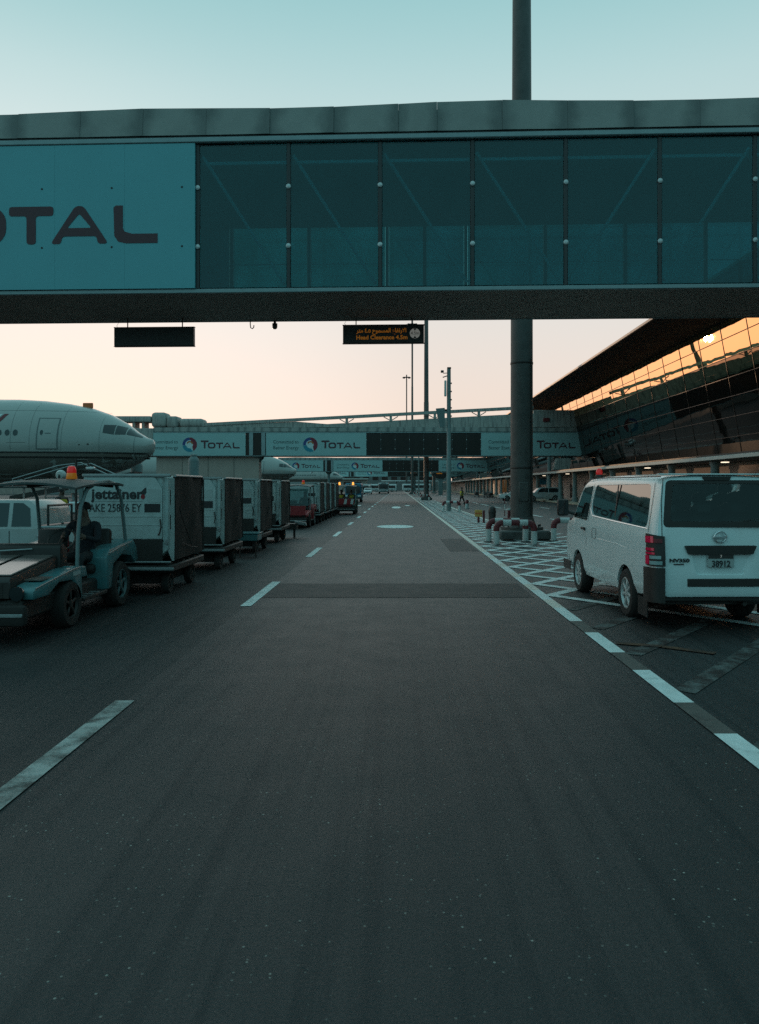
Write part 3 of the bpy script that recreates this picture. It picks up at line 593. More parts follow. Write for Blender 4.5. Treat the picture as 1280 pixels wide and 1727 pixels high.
for (a, c, za, zb, bv) in ((-36, -31.4, 10.0, 10.75, .1), (-31.4, -29.4, 9.31, 11.25, .45), (-29.4, -28.0, 9.31, 10.75, .25), (-27.8, -24.7, 9.31, 10.45, .4)):
    MB().box(a, c, .2, 2.5, za, zb, bv, seg=3).build('roof_unit', M['concrete'], b2)
for x in (-35.3, -33.8, -32.6): MB().box(x, x + .35, .4, 2.2, 8.7, 10.02).build('roof_post', M['under'], b2)
MB().box(-37, XL - .02, .1, 2.6, 5.6, 9.2, .1).build('rotunda', M['concrete'], b2)

MB().box(-30.8, -17.7, .6, 2.3, 0, 5.62, .03).build('service_wall', M['wall'], b2, smooth=False)
for x in (-27.5, -24.2, -20.9): MB().box(x - .02, x + .02, .58, .61, .02, 5.6).build('wall_joint', M['dark'], b2, smooth=False)

# hook and camera dome under the first bridge
BM = b1.matrix_basis if False else Matrix.Translation((0, 15, 0)) @ Matrix.Rotation(R(-2.2), 4, 'Z')
def under_bridge(px, y=2.62): return BM @ Vector(((px - 671)*17.65/1291, y, ZF))
p = under_bridge(416)
t = thing('cable_hook', 'thin bent hook hanging under the bridge between the two signs', 'hook', p)
MB().tube([(-.04, 0, .02), (-.04, 0, -.08), (-.03, 0, -.16), (.01, 0, -.18), (.04, 0, -.15), (.045, 0, -.1)], .012, 6).build('hook_wire', M['dark'], t)
p = under_bridge(455)
t = thing('dome_camera', 'dark dome camera hanging under the bridge beside the hook', 'camera', p)
MB().lathe([(.03, 0), (.03, -.06), (.06, -.065), (.06, -.13)], n=14).build('camera_housing', M['black'], t)
MB().lathe([(.06, -.131), (.055, -.17), (.03, -.195), (.0, -.2)], n=14).build('camera_dome', M['cockpit'], t)

# ------------------------------------------------------------------ hanging signs
def hang(label, px0, px1, y0, y1):
    Y = 17.45; x0, x1 = (px0 - 671)*Y/1291, (px1 - 671)*Y/1291; z1_, z0_ = 1.8 + (820.5 - y0)*Y/1291, 1.8 + (820.5 - y1)*Y/1291
    t = thing('hanging_sign', label, 'sign', ((x0+x1)/2, Y, z0_), R(-2.2)); w_ = (x1 - x0)/2; h = z1_ - z0_
    MB().box(-w_, w_, -.06, .06, 0, h, .008).build('sign_box', M['signblack'], t)
    MB().box(-w_ - .012, w_ + .012, -.05, .05, -.012, -.002).build('trim', M['dark'], t); MB().box(-w_ - .012, w_ + .012, -.05, .05, h + .002, h + .014).build('trim', M['dark'], t)
    for x in (-.68*w_, .7*w_): MB().tube([(x, 0, h), (x, 0, ZF - z0_)], .013, 6).build('hanger_rod', M['dark'], t)
    MB().tube([(-.9*w_, 0, h), (-.97*w_, .02, h + .05), (-.93*w_, .03, h + .12), (-.85*w_, .03, ZF - z0_)], .004, 5).build('cable', M['dark'], t)
    return t, w_, h
s, w_, h = hang('black Head Clearance 4.5m sign with amber Arabic and English lettering', 578.5, 715, 549, 579)
u = w_/68.2
text('english_lettering', 'Head Clearance 4.5m', .13, M['amber'], s, (-46*u, -.064, h*.20), off=.0035, width=86*u)
ar = '\ufeae\ufe98\ufee3 \u0664.\u0665 \ufea1\ufeee\ufee4\ufeb4\ufee4\ufedf\ufe8d \ufec9\ufe8e\ufed4\ufe97\ufead\ufefb\ufe8d'
text('arabic_lettering', ar, .13, M['amber'], s, (-45*u, -.064, h*.585), off=.0035, width=84*u)
cx, cz, rr_ = 53*u, h*.52, 8.6*u
outline('height_disc', [[(rr_*math.cos(2*PI*k/28), rr_*math.sin(2*PI*k/28)) for k in range(28)]], M['signwhite'], s, (cx, -.062, cz))
for sg in (1, -1): outline('height_arrow', [[(-.32*rr_, sg*.95*rr_), (.32*rr_, sg*.95*rr_), (0, sg*.5*rr_)][::sg]], M['signblack'], s, (cx, -.066, cz))
text('height_number', '4.5m', .10, M['signblack'], s, (cx - .82*rr_, -.066, cz - .03), width=1.64*rr_)
hang('blank black sign hanging on the left of the bridge underside', 193, 328.5, 553, 584)

# ================================================================== MASTS AND POLES
def mast(label, x, y, h, r0, r1, group='high lighting masts along the road'):
    t = thing('lighting_mast', label, 'mast', (x, y, 0), 0, group)
    MB().lathe([(r0, .75), (r0, 1.0), (r0*.97, h*.3), (r0*.96, h*.3 + .02), (r0*.9, h*.3 + .03), (r0*.75, h*.62), (r0*.73, h*.62 + .02), (r0*.68, h*.62 + .03), (r1, h)], n=24).build('shaft', M['mast'], t)
    f = MB().lathe([(r0*1.9, .32), (r0*1.9, .42), (r0*1.3, .43), (r0*1.02, .76)], n=24).build('flange', M['mast'], t)
    for k in range(10): MB().lathe([(.03, .42), (.03, .5), (0, .52)], (r0*1.65*math.cos(k*.628), r0*1.65*math.sin(k*.628), 0), n=6).build('anchor_bolt', M['dark'], f)
    MB().box(-r0*2.2, r0*2.2, -r0*2.2, r0*2.2, 0, .32, .05).build('plinth', M['mast'], t)
    for z in (2.4, 6.0, 11.0): MB().lathe([(r0*1.005, z), (r0*1.02, z + .01), (r0*1.02, z + .07), (r0*1.005, z + .08)], n=24).build('shaft_band', M['dark'], t)
    MB().box(-.16, .16, -r0 - .03, -r0 + .06, 1.3, 1.95, .02).build('hatch_door', M['mast'], t); MB().tube([(r0*.75, -r0*.75, .8), (r0*.75, -r0*.75, 6.2)], .02, 6).build('conduit', M['dark'], t)
    c = MB().lathe([(.9, h - 1.0), (.95, h - .95), (.95, h - .85), (.9, h - .8)], n=20).build('lamp_ring', M['dark'], t)
    for k in range(8):
        a = k*PI/4; MB().box(-.25, .25, -.18, .18, -.3, .12, .03, Matrix.Translation((1.2*math.cos(a), 1.2*math.sin(a), h - .95)) @ Matrix.Rotation(a, 4, 'Z')).build('floodlight', M['dark'], c)
    return t
mast('thick dark lighting mast on a plinth, nearest, beside the white van', 4.27, 26.4, 40, .385, .2)
for x, y, h, s in ((3.75, 101, 43, 'second dark mast, straight behind the Head Clearance sign edge'), (3.4, 181, 41, 'thin far mast rising below the Head Clearance sign'), (3.1, 272, 41.5, 'farthest slender mast, its ring of floodlights shown against the sky')):
    mast(s, x, y, h, .34 if y < 150 else .3, .2)
def cctv():
    t = thing('camera_pole', 'slim grey pole carrying cameras and a loudspeaker panel, right of the road', 'pole', (3.73, 56, 0))
    h = 10.4
    MB().lathe([(.17, 0), (.17, 4), (.155, 4.02), (.15, 8), (.14, h)], n=14).build('shaft', M['pillar'], t)
    MB().box(-.13, .16, -.12, .12, h, h + .12, .02).build('cap', M['dark'], t)
    a = MB().tube([(-.1, 0, h - .3), (-.42, -.05, h - .32)], .03, 6).build('camera_arm', M['dark'], t)
    MB().box(-.6, -.38, -.22, .06, h - .28, h - .12, .03).build('camera', M['dark'], a); MB().tube([(-.45, -.02, h - .62), (-.1, -.02, h - .5)], .04, 6).build('bracket', M['dark'], a)
    MB().box(-.34, -.18, -.15, .15, h - 2.0, h - .85, .03).build('aerial_panel', M['postw'], t)
    g = MB().loft([[(-.95, -.1, h - 2.9), (-.3, -.1, h - 2.85), (-.3, .2, h - 2.85), (-.95, .2, h - 2.9)], [(-.66, -.1, h - 4.3), (-.3, -.1, h - 4.25), (-.3, .15, h - 4.25), (-.66, .15, h - 4.3)]]).build('loudspeaker', M['pillar'], t, smooth=False)
    MB().box(-.4, -.14, -.06, .06, h - 3.1, h - 2.95).build('bracket', M['dark'], g)
    for k in range(5): MB().box(.14, .22, -.04, .04, h - 1.1 - k*.6, h - 1.0 - k*.6).build('climbing_peg', M['dark'], t)
cctv()
t = thing('camera_pole', 'thin grey pole standing close behind the third bridge pillar', 'pole', (4.1, 150, 0))
MB().lathe([(.14, 0), (.12, 9)], n=10).build('shaft', M['pillar'], t); MB().box(-.4, .1, -.1, .1, 8.6, 8.9, .03).build('camera', M['dark'], t)
for x, y, s in ((4.3, 203, 'pale teal round pillar under the third bridge'), (9.6, 204, 'stout pillar with a box head beside the camera pole')):
    t = thing('bridge_pillar', s, 'pillar', (x, y, 0), 0)
    MB().lathe([(.6, 0), (.6, .4), (.42, .5), (.42, 4.6), (.9, 5.2), (.9, 5.6)], n=16).build('shaft', M['pillar'], t); MB().box(-.8, .8, -.8, .8, 0, .3, .04).build('plinth', M['concrete'], t)

# ------------------------------------------------------------------ pipe guards
def guard(label, x0, x1, y, h=.68, r=.095, rz=0, group='red and white pipe guards', loc=None):
    t = thing('pipe_guard', label, 'barrier', ((x0+x1)/2, y, 0) if loc is None else loc, rz, group); w_ = (x1 - x0)/2; b = .2
    for sg in (-1, 1):
        l_ = MB().tube([(sg*w_, 0, 0), (sg*w_, 0, h - b - .06)], r, 12).build('leg', M['postw'], t); MB().box(sg*w_ - .16, sg*w_ + .16, -.16, .16, 0, .02).build('foot_plate', M['dark'], l_)
        MB().tube([(sg*w_, 0, h - b - .058)] + [(sg*(w_ - b + b*math.cos(a)), 0, h - b + b*math.sin(a)) for a in (0, .3, .6, .9, 1.2, PI/2)], r, 12).build('bend', M['darkred'], t)
    n = 3; s_ = (2*w_ - 2*b)/n
    for k in range(n): MB().tube([(-w_ + b + s_*k + .001, 0, h), (-w_ + b + s_*(k+1) - .001, 0, h)], r, 12).build('bar', M['darkred'] if k == 1 else M['postw'], t)
    return t
g0 = guard('pipe guard at the foot of the nearest mast, on its road side', 3.05, 4.22, 23.7)
guard('pipe guard set behind the first one at the mast foot', 2.95, 4.15, 24.9)
guard('pipe guard half hidden by the white van, right of the mast', 5.15, 6.5, 25.3)
dup(g0, (3.85, 55.2, 0), 'pipe guard round the foot of the slim camera pole'); 
guard('end-on pipe guard near the walking person', 5.0, 6.2, 62, rz=R(80))
dup(g0, (3.5, 99, 0), 'pipe guard at the foot of the second mast', R(20))
for k, (x, y, s) in enumerate(((3.6, 140, 'dim pipe guard beyond the second mast, nearer of two'), (3.9, 170, 'dim pipe guard beyond the second mast, farther of two'), (4.8, 135, 'pipe guard just right of the thin grey pole'))):
    dup(g0, (x, y, 0), s, R(15 + 30*k))

# ------------------------------------------------------------------ small street furniture right of the road
t = thing('marker_sign', 'orange and yellow marker board on two dark red posts', 'sign', (4.05, 38, 0), R(-20))
for x in (-.05, .22): MB().box(x - .05, x + .05, -.04, .04, 0, .62, .01).build('post', M['darkred'], t)
MB().box(-.22, .16, -.10, -.05, .30, .64, .015).build('board', M['yellow'], t); MB().box(-.2, .14, -.112, -.101, .44, .5).build('board_stripe', M['orange'], t)
t = thing('black_bollard', 'black round-topped bollard right of the yellow marker board', 'bollard', (4.62, 37.5, 0))
MB().lathe([(.2, 0), (.2, .12), (.17, .14), (.18, .62), (.16, .76), (.09, .83), (0, .85)], n=18).build('body', M['black'], t); MB().lathe([(.185, .5), (.19, .51), (.19, .6), (.185, .61)], n=18).build('band', M['dark'], t)
t = thing('flag_stick', 'thin striped stick with a faded orange board on top', 'marker', (5.4, 38.7, 0))
for k in range(7): MB().tube([(0, 0, k*.3 + (.0 if k else 0)), (0, 0, k*.3 + .299)], .022, 8).build('stick_band', M['darkred'] if k % 2 else M['postw'], t)
MB().box(-.11, .11, -.02, .02, 1.5, 2.12, .01).build('board', M['orange'], t); MB().lathe([(.14, 0), (.13, .05), (.03, .07)], n=12).build('base', M['black'], t)
t = thing('red_post', 'short dark red post with a white cap beside the mast', 'bollard', (5.55, 38.2, 0))
MB().tube([(0, 0, 0), (0, 0, .62)], .08, 12).build('body', M['darkred'], t); MB().tube([(0, 0, .621), (0, 0, .72)], .082, 12).build('cap', M['postw'], t)

# ================================================================== WHEELS, PEOPLE
def wheel(parent, x, y, r, wd, side, spokes=6, rim=None, name='wheel', rr=.62):
    """a wheel whose outer face looks to side (+1 / -1 along x)"""
    o = MB().lathe([(r*.6, -wd/2), (r*.9, -wd/2), (r*.98, -wd*.36), (r, -wd*.2), (r, wd*.2), (r*.98, wd*.36), (r*.9, wd/2), (r*.66, wd*.5), (r*.62, wd*.3)], axis='x', n=28).build(name, M['rubber'], parent, (x, y, r))
    q = MB(); a = r*rr
    q.lathe([(a*1.02, wd*.28), (a*1.04, wd*.46), (a*.96, wd*.47), (a*.9, wd*.30)], axis='x', n=28)
    q.lathe([(a*.28, wd*.25), (a*.28, wd*.42), (a*.16, wd*.45), (0, wd*.45)], axis='x', n=14)
    q.lathe([(a*.92, wd*.1), (a*.92, wd*.16), (0, wd*.16)], axis='x', n=20)
    for k in range(spokes):
        q.box(wd*.24, wd*.41, -a*.10, a*.10, a*.2, a*.95, .008, Matrix.Rotation(2*PI*k/spokes, 4, 'X'))
    m = q.build('rim', rim or M['alloy'], o)
    if side < 0: o.rotation_euler = (0, 0, PI)
    return o

def person(label, loc, rz, pose, top, legs, group=None, vest=None, cat='person', scale=1.0, cap=False):
    """one continuous body grown over a posed skeleton; local -Y is the way the person faces"""
    J = {'pel': (0, 0, .95, .13), 'waist': (0, .0, 1.08, .125), 'chest': (0, .0, 1.30, .155), 'neck': (0, .0, 1.50, .06), 'skull': (0, -.015, 1.60, .085), 'crown': (0, 0, 1.69, .075), 'chin': (0, -.06, 1.565, .05), 'nose': (0, -.105, 1.615, .016)}
    for s, q in ((-1, 'l'), (1, 'r')):
        J.update({q+'sh': (s*.19, 0, 1.42, .07), q+'el': (s*.24, .02, 1.13, .048), q+'wr': (s*.25, -.06, .89, .033), q+'pa': (s*.25, -.08, .83, .036),
                  q+'hip': (s*.10, 0, .90, .10), q+'kn': (s*.11, -.02, .50, .062), q+'an': (s*.11, .02, .09, .045), q+'toe': (s*.12, -.15, .04, .04)})
    for k, v in pose.items(): J[k] = (*v, J[k][3])
    E_ = [('pel', 'waist'), ('waist', 'chest'), ('chest', 'neck'), ('neck', 'skull'), ('skull', 'crown'), ('skull', 'chin'), ('skull', 'nose')]
    for q in 'lr':
        E_ += [('chest', q+'sh'), (q+'sh', q+'el'), (q+'el', q+'wr'), (q+'wr', q+'pa'), ('pel', q+'hip'), (q+'hip', q+'kn'), (q+'kn', q+'an'), (q+'an', q+'toe')]
        pa, wr = Vector(J[q+'pa'][:3]), Vector(J[q+'wr'][:3]); d = (pa - wr).normalized()
        sd_ = d.cross(Vector((1, 0, 0)) if abs(d.x) < .8 else Vector((0, 1, 0))).normalized(); nn = sd_.cross(d)
        for k, (off, ln) in enumerate(((-.03, .065), (-.01, .08), (.01, .075), (.028, .058))):
            f0 = pa + sd_*off + d*.03; f1 = f0 + d*ln*.55 + nn*.004; f2 = f1 + d*ln*.3 + nn*.03
            J[f'{q}f{k}a'] = (*f0, .010); J[f'{q}f{k}b'] = (*f1, .009); J[f'{q}f{k}c'] = (*f2, .008)
            E_ += [(q+'pa', f'{q}f{k}a'), (f'{q}f{k}a', f'{q}f{k}b'), (f'{q}f{k}b', f'{q}f{k}c')]
        t0 = wr + (pa - wr)*.5 - sd_*.035; t1 = t0 - sd_*.025 + d*.04 + nn*.01
        J[q+'t0'] = (*t0, .011); J[q+'t1'] = (*t1, .010); E_ += [(q+'pa', q+'t0'), (q+'t0', q+'t1')]
    ks = list(J); me = bpy.data.meshes.new('body'); me.from_pydata([J[k][:3] for k in ks], [(ks.index(a), ks.index(b)) for a, b in E_], [])
    o = bpy.data.objects.new('body', me); COL.objects.link(o)
    md = o.modifiers.new('skin', 'SKIN'); md.use_smooth_shade = True
    for i, k in enumerate(ks):
        sv_ = me.skin_vertices[0].data[i]; sv_.radius = (J[k][3]*(1.12 if k in ('chest', 'waist', 'pel') else 1), J[k][3]*(.8 if k in ('chest', 'waist') else 1)); sv_.use_root = k == 'pel'
    o.modifiers.new('sub', 'SUBSURF').render_levels = 1; o.modifiers['sub'].levels = 1
    m = evalmesh(o); kill(o)
    for x in (M['skin'], top, legs, M['rubber']): m.materials.append(x)
    seg = [(Vector(J[a][:3]), Vector(J[b][:3]), 2 if (b[1:] in ('hip', 'kn') or b[1:] == 'an') else 3 if b[1:] == 'toe' else 1 if (b in ('waist', 'chest') or b[1:] in ('sh', 'el', 'wr')) else 0) for a, b in E_]
    for p in m.polygons:
        c = p.center; best = min(seg, key=lambda s_: (c - (s_[0] + (s_[1]-s_[0])*max(0, min(1, (c-s_[0]).dot(s_[1]-s_[0])/max(1e-6, (s_[1]-s_[0]).length_squared))))).length)
        p.material_index = best[2]; p.use_smooth = True
    t = thing('person', label, cat, loc, rz, group); t.scale = (scale,)*3
    link('body', m, None, t)
    sk = Vector(J['skull'][:3]); cr_ = Vector(J['crown'][:3])
    h = MB(); ax = (cr_ - sk)
    h.lathe([(.098, .0), (.102, .04), (.09, .08), (.06, .105), (0, .115)] if not cap else [(.105, .02), (.112, .03), (.10, .08), (.06, .115), (0, .12)], (sk.x, sk.y + .015, sk.z + .02), n=16)
    if cap: h.box(sk.x - .06, sk.x + .06, sk.y - .17, sk.y - .08, sk.z + .04, sk.z + .055, .006)
    h.build('cap' if cap else 'hair', M['hair'] if not cap else M['navy'], t)
    for s in (-1, 1):
        MB().lathe([(0, -.008), (.010, 0), (0, .008)], (sk.x + s*.032, sk.y - .083, sk.z + .022), n=8).build('eye', M['ink'], t)
    if vest:
        c, w0 = Vector(J['chest'][:3]), Vector(J['waist'][:3]); v = MB()
        v.loft([[(w0 + (c-w0)*f + Vector((math.cos(a)*rx, math.sin(a)*ry, 0))) for a in [2*PI*k/20 for k in range(20)]] for f, rx, ry in ((-.35, .168, .14), (.1, .172, .145), (.6, .188, .155), (1.0, .196, .155), (1.35, .165, .13))], cap=False)
        vo = v.build('vest', vest, t)
        b_ = MB().loft([[(w0 + (c-w0)*f + Vector((math.cos(a)*rx, math.sin(a)*ry, 0))) for a in [2*PI*k/20 for k in range(20)]] for f, rx, ry in ((.15, .178, .15), (.4, .184, .155))], cap=False)
        b_.build('reflective_band', M['reflect'], vo)
    return t
def seated(hz):
    """sitting on a seat at height hz, hands forward on a wheel"""
    d = hz + .09
    p = {'pel': (0, .05, d), 'waist': (0, .06, d + .14), 'chest': (0, .05, d + .36), 'neck': (0, .02, d + .56), 'skull': (0, 0, d + .66), 'crown': (0, .01, d + .75), 'chin': (0, -.045, d + .625), 'nose': (0, -.09, d + .675)}
    for s, q in ((-1, 'l'), (1, 'r')):
        p.update({q+'sh': (s*.19, .05, d + .47), q+'el': (s*.25, -.10, d + .24), q+'wr': (s*.15, -.32, d + .30), q+'pa': (s*.13, -.37, d + .32),
                  q+'hip': (s*.10, .0, d - .0), q+'kn': (s*.13, -.42, d + .03), q+'an': (s*.13, -.50, d - .36), q+'toe': (s*.14, -.66, d - .40)})
    return p

# ================================================================== WHITE VAN
def van():
    LX, W, H = 4.7, .8475, 1.965
    t = thing('parked_van', 'white passenger van parked at right, big dark rear window, red tail lamp', 'van', (3.955, 11.85, 0), R(1.3))
    def shear(p):
        x, y, z = p
        if y < -1.9 and z > .9: y += .13*((z - .9)/1.05)**1.3*((-1.9 - y)/.45)
        return (x, y, z)
    def sec(y, wd, wt, zb, zt, rr_=.2):
        h = [(0, zb), (wd - .14, zb), (wd - .05, zb + .04), (wd - .01, zb + .16), (wd, .72), (wd, .92), (wd - .006, 1.08), (wd - .022, 1.2)]
        k0 = 1.2
        for f in (.25, .5, .75, 1): h.append((wd - .022 - (wd - .022 - wt)*f, k0 + (zt - rr_*.62 - k0)*f))
        for a in (22, 45, 68, 90): h.append((wt - rr_ + rr_*math.cos(R(a)) if a < 90 else wt - rr_, zt - rr_*.62 + rr_*.62*math.sin(R(a))*.86))
        h.append(((wt - rr_)*.5, zt - .006)); h.append((0, zt))
        for i, (x, z) in enumerate(h): h[i] = (x, min(z, zt - (.0 if i > 13 else .002*(14 - i)) if z > zt else z))
        pts = h + [(-x, z) for x, z in h[-2:0:-1]]
        return [shear((x, y, z)) for x, z in pts]
    st = [(-2.35, .72, .62, .46, 1.88), (-2.335, .80, .70, .43, 1.925), (-2.28, .835, .70, .42, 1.945), (-2.15, .845, .71, .40, 1.955), (-1.6, W, .715, .34, H), (-.6, W, .715, .30, 1.985), (.5, W, .715, .30, 1.98), (1.1, W, .715, .30, 1.96), (1.36, W, .71, .30, 1.90),
          (1.55, .845, .74, .31, 1.72), (1.8, .842, .74, .32, 1.46), (2.0, .835, .74, .34, 1.24), (2.15, .82, .74, .35, 1.10), (2.28, .78, .70, .37, 1.0), (2.35, .70, .62, .42, .92)]
    me = MB().loft([sec(*s) for s in st]).mesh('van_body'); body = link('body', me, M['vanwhite'])
    md = body.modifiers.new('s', 'SOLIDIFY'); md.thickness = .045; md.offset = -1
    cuts = []
    def cutter(mb): o = mb.build('cutter', M['dark']); cuts.append(o); mo = body.modifiers.new('b', 'BOOLEAN'); mo.object = o; mo.operation = 'DIFFERENCE'; mo.solver = 'EXACT'
    for y in (-1.25, 1.28): cutter(MB().lathe([(.0, -1.2), (.385, -1.2), (.385, 1.2), (0, 1.2)], (0, y, .34), 'x', 32))
    side_w = rpoly([(-2.03, 1.27), (.50, 1.34), (.66, 1.46), (.60, 1.82), (-1.93, 1.835)], .12)
    door_w = rpoly([(.78, 1.24), (1.72, 1.26), (1.34, 1.77), (.74, 1.81)], .06)
    cutter(MB().prism(side_w, 'x', -1.2, 1.2)); cutter(MB().prism(door_w, 'x', -1.2, 1.2))
    rear_w = rpoly([(-.71, 1.29), (.71, 1.29), (.645, 1.88), (-.645, 1.88)], .07)
    cutter(MB().prism(rear_w, 'y', -2.6, -2.0))
    ws = rpoly([(-.74, 1.22), (.74, 1.22), (.66, 1.80), (-.66, 1.80)], .08); cutter(MB().prism(ws, 'y', 1.30, 2.6))
    cutter(MB().prism(rpoly([(-.36, .97), (.36, .97), (.30, .70), (-.30, .70)], .04), 'y', -2.6, -2.318))   # plate recess
    m = evalmesh(body); kill(body, *cuts)
    body = link('body', m, M['vanwhite'], t)
    b = bmesh.new(); b.from_mesh(m)
    for f in b.faces: f.smooth = True
    for e in b.edges:
        if len(e.link_faces) == 2 and e.calc_face_angle(0) > R(32): e.smooth = False
    b.to_mesh(m); b.free()
    def sx(z, inset=0): # side surface
        wt = .715; return (W - .022 - (W - .022 - wt)*(z - 1.2)/(1.97 - .124 - 1.2) if z > 1.2 else W - .0) - inset
    def ry(z, x=0): y = -2.345 + .02*(abs(x)/.8)**6*2; return y + .13*(max(0, z - .9)/1.05)**1.3
    # glazing
    def poly_pane(poly, f, name, m_, par, grow=0):
        mb = MB(); mb.face(mb.ring([f(p) for p in poly])); bmesh.ops.triangulate(mb.bm, faces=list(mb.bm.faces)); return mb.build(name, m_, par, smooth=False)
    for s in (-1, 1):
        w1 = poly_pane(side_w, lambda p: (s*(sx(p[1]) - .012), p[0], p[1]), 'side_window', M['sideglass'], t)
        MB().box(-.004, .004, -.62, -.585, 1.31, 1.83).build('window_divider', M['black'], w1, (0, 0, 0)).location = (s*(sx(1.57) - .01), 0, 0)
        w1.children[0].rotation_euler = (0, -s*R(6.5), 0); w1.children[0].location = (s*(sx(1.57) - .004), 0, 1.57); w1.children[0].data.transform(Matrix.Translation((0, 0, -1.57)))
        poly_pane(door_w, lambda p: (s*(sx(p[1]) - .014), p[0], p[1]), 'door_window', M['sideglass'], t)
    rw = poly_pane(rear_w, lambda p: (p[0], ry(p[1], p[0]) + .006, p[1]), 'rear_window', M['vglass'], t)
    # black printed border round the rear glass
    o_ = [(p[0], ry(p[1]) + .001, p[1]) for p in rear_w]; c_ = Vector((0, 0, 1.585)); n_ = len(rear_w)
    fb = MB(); inner = [(p[0]*.865, ry(1.585 + (p[1]-1.585)*.80) + .002, 1.60 + (p[1]-1.585)*.80) for p in rear_w]
    A, B_ = fb.ring(o_), fb.ring(inner)
    for i in range(n_): fb.face([A[i], A[(i+1) % n_], B_[(i+1) % n_], B_[i]])
    fb.build('window_border', M['black'], rw, smooth=False)
    MB().tube([(.05, -2.30, 1.33), (.55, -2.27, 1.40)], .008, 6).build('wiper', M['black'], rw)
    def wf(z): return 2.08 - (z - 1.15)*.93
    poly_pane(ws, lambda p: (p[0], wf(p[1]) + .02, p[1]), 'windscreen', M['vglass'], t)
    # dark interior: floor, seats, dashboard
    MB().box(-.76, .76, -2.2, 1.9, .52, .60).build('cabin_floor', M['dark'], t, smooth=False)
    for y in (-1.75, -.85, .05, .85):
        st_ = MB().box(-.70, .70, y, y + .5, .602, .98, .06).build('seat_row', M['seat'], t)
        for x in (-.46, 0, .46):
            MB().box(x - .2, x + .2, y - .12, y + .03, .95, 1.42, .05).build('seat_back', M['seat'], st_); MB().box(x - .12, x + .12, y - .11, y + .0, 1.43, 1.60, .04).build('headrest', M['seat'], st_)
    MB().box(-.72, .72, 1.5, 2.0, .8, 1.14, .05).build('dashboard', M['black'], t)
    # tail: lamps, trim, plate, badges
    for s in (-1, 1):
        def corner(u, z, off=.004):      # wraps from the rear face round the corner to the side; u in 0..1
            k = [(.70, -2.352), (.755, -2.348), (.795, -2.33), (.83, -2.29), (.85, -2.2), (.854, -2.12)]
            f = u*(len(k) - 1); i = min(int(f), len(k) - 2); f -= i
            return (s*(k[i][0] + (k[i+1][0]-k[i][0])*f + off*u), k[i][1] + (k[i+1][1]-k[i][1])*f - off*(1-u) + .13*(max(0, z - .9)/1.05)**1.3*min(1, (2.35 - .0 - 1.9)/.45), z)
        tl = MB(); tl.patch(lambda u, v: corner(u*.86, .81 + (.40 - .03*(1 - u))*v), 10, 8); tl = tl.thick(.02).build('tail_lamp', M['black'], t)
        def band(nm, m_, u0, u1, z0_, z1_): MB().patch(lambda u, v: corner(u0 + (u1-u0)*u, z0_ + (z1_-z0_)*v, .032), 8, 2).thick(.012).build(nm, m_, tl)
        band('lamp_lens', M['tail_red'], .50, .82, 1.10, 1.18); band('lamp_lens', M['darkred'], .12, .48, 1.10, 1.15); band('lamp_lens', M['tail_red'], .48, .82, 1.0, 1.035); band('lamp_lens', M['tail_red'], .46, .82, .955, .98)
        band('lamp_lens', M['lens_clear'], .18, .66, .90, .94); band('lamp_lens', M['lens_clear'], .14, .66, .83, .875); band('lamp_lens', M['tail_red'], .70, .84, .83, .94)
        MB().patch(lambda u, v: corner(.02 + u*.98, .36 + .43*v, .012), 10, 4).thick(.025).build('corner_trim', M['black'], t)
        d = MB(); d.tube([(s*(sx(1.26) + .001), .735, .56), (s*(W + .0015), .735, .9), (s*(sx(1.3) + .001), .72, 1.3), (s*(sx(1.85) + .0), .69, 1.84)], .005, 5); d.build('door_seam', M['dark'], t)
        MB().tube([(s*(W + .001), -.42, .42), (s*(W + .0015), -.42, .95), (s*(sx(1.24) + .001), -.42, 1.24)], .004, 5).build('door_seam', M['dark'], t) if s > 0 else None
        MB().box(s*(W + .02) - .018, s*(W + .02) + .018, .78, .96, 1.085, 1.13, .012).build('door_handle', M['black'], t)
        mi = MB().box(s*1.0 - .10, s*1.0 + .10, 1.66, 1.76, 1.28, 1.58, .04, seg=2).build('mirror', M['black'], t)
        MB().tube([(s*.80, 1.66, 1.32), (s*.93, 1.71, 1.36)], .03, 8).build('mirror_arm', M['black'], mi); MB().box(s*1.0 - .08, s*1.0 + .08, 1.65, 1.657, 1.31, 1.55).build('mirror_glass', M['cockpit'], mi)
        for y in (-1.25, 1.28):
            wheel(t, s*.745, y, .335, .2, s, 7)
        fd = MB().lathe([(.395, -.17), (.395, .10)], (s*.76, 0, 0), 'x', 28)
        MB().box(s*.60 - .15, s*.60 + .15, -1.62, -.88, .52, .70).build('wheel_well', M['dark'], t, smooth=False)
        MB().box(s*.60 - .15, s*.60 + .15, .92, 1.66, .52, .70).build('wheel_well', M['dark'], t, smooth=False)
        MB().box(s*.62 - .12, s*.62 + .12, 2.22, 2.34, .95, 1.02, .03).build('headlamp', M['head'], t)
        MB().patch(lambda u, v: (s*(W + .005), 1.72 + .5*u, .33 + .16*v), 3, 1).thick(.01).build('sill_trim', M['black'], t)
        # body crease: a shallow pressed line along the side
        MB().tube([(s*(W - .004), -1.75, .93), (s*(W - .001), -.9, .985), (s*(W - .001), .1, .99), (s*(W - .004), .62, .95)], [.0005, .003, .003, .0005], 6).build('body_crease', M['vanwhite'], t)
        MB().tube([(s*(sx(1.3) + .004), -2.06, 1.262), (s*(sx(1.31) + .004), -.6, 1.295), (s*(sx(1.33) + .004), .50, 1.33), (s*(sx(1.44) + .004), .67, 1.45)], .008, 6).build('window_trim', M['chrome'], t)
    yr = lambda z: ry(z) - .003
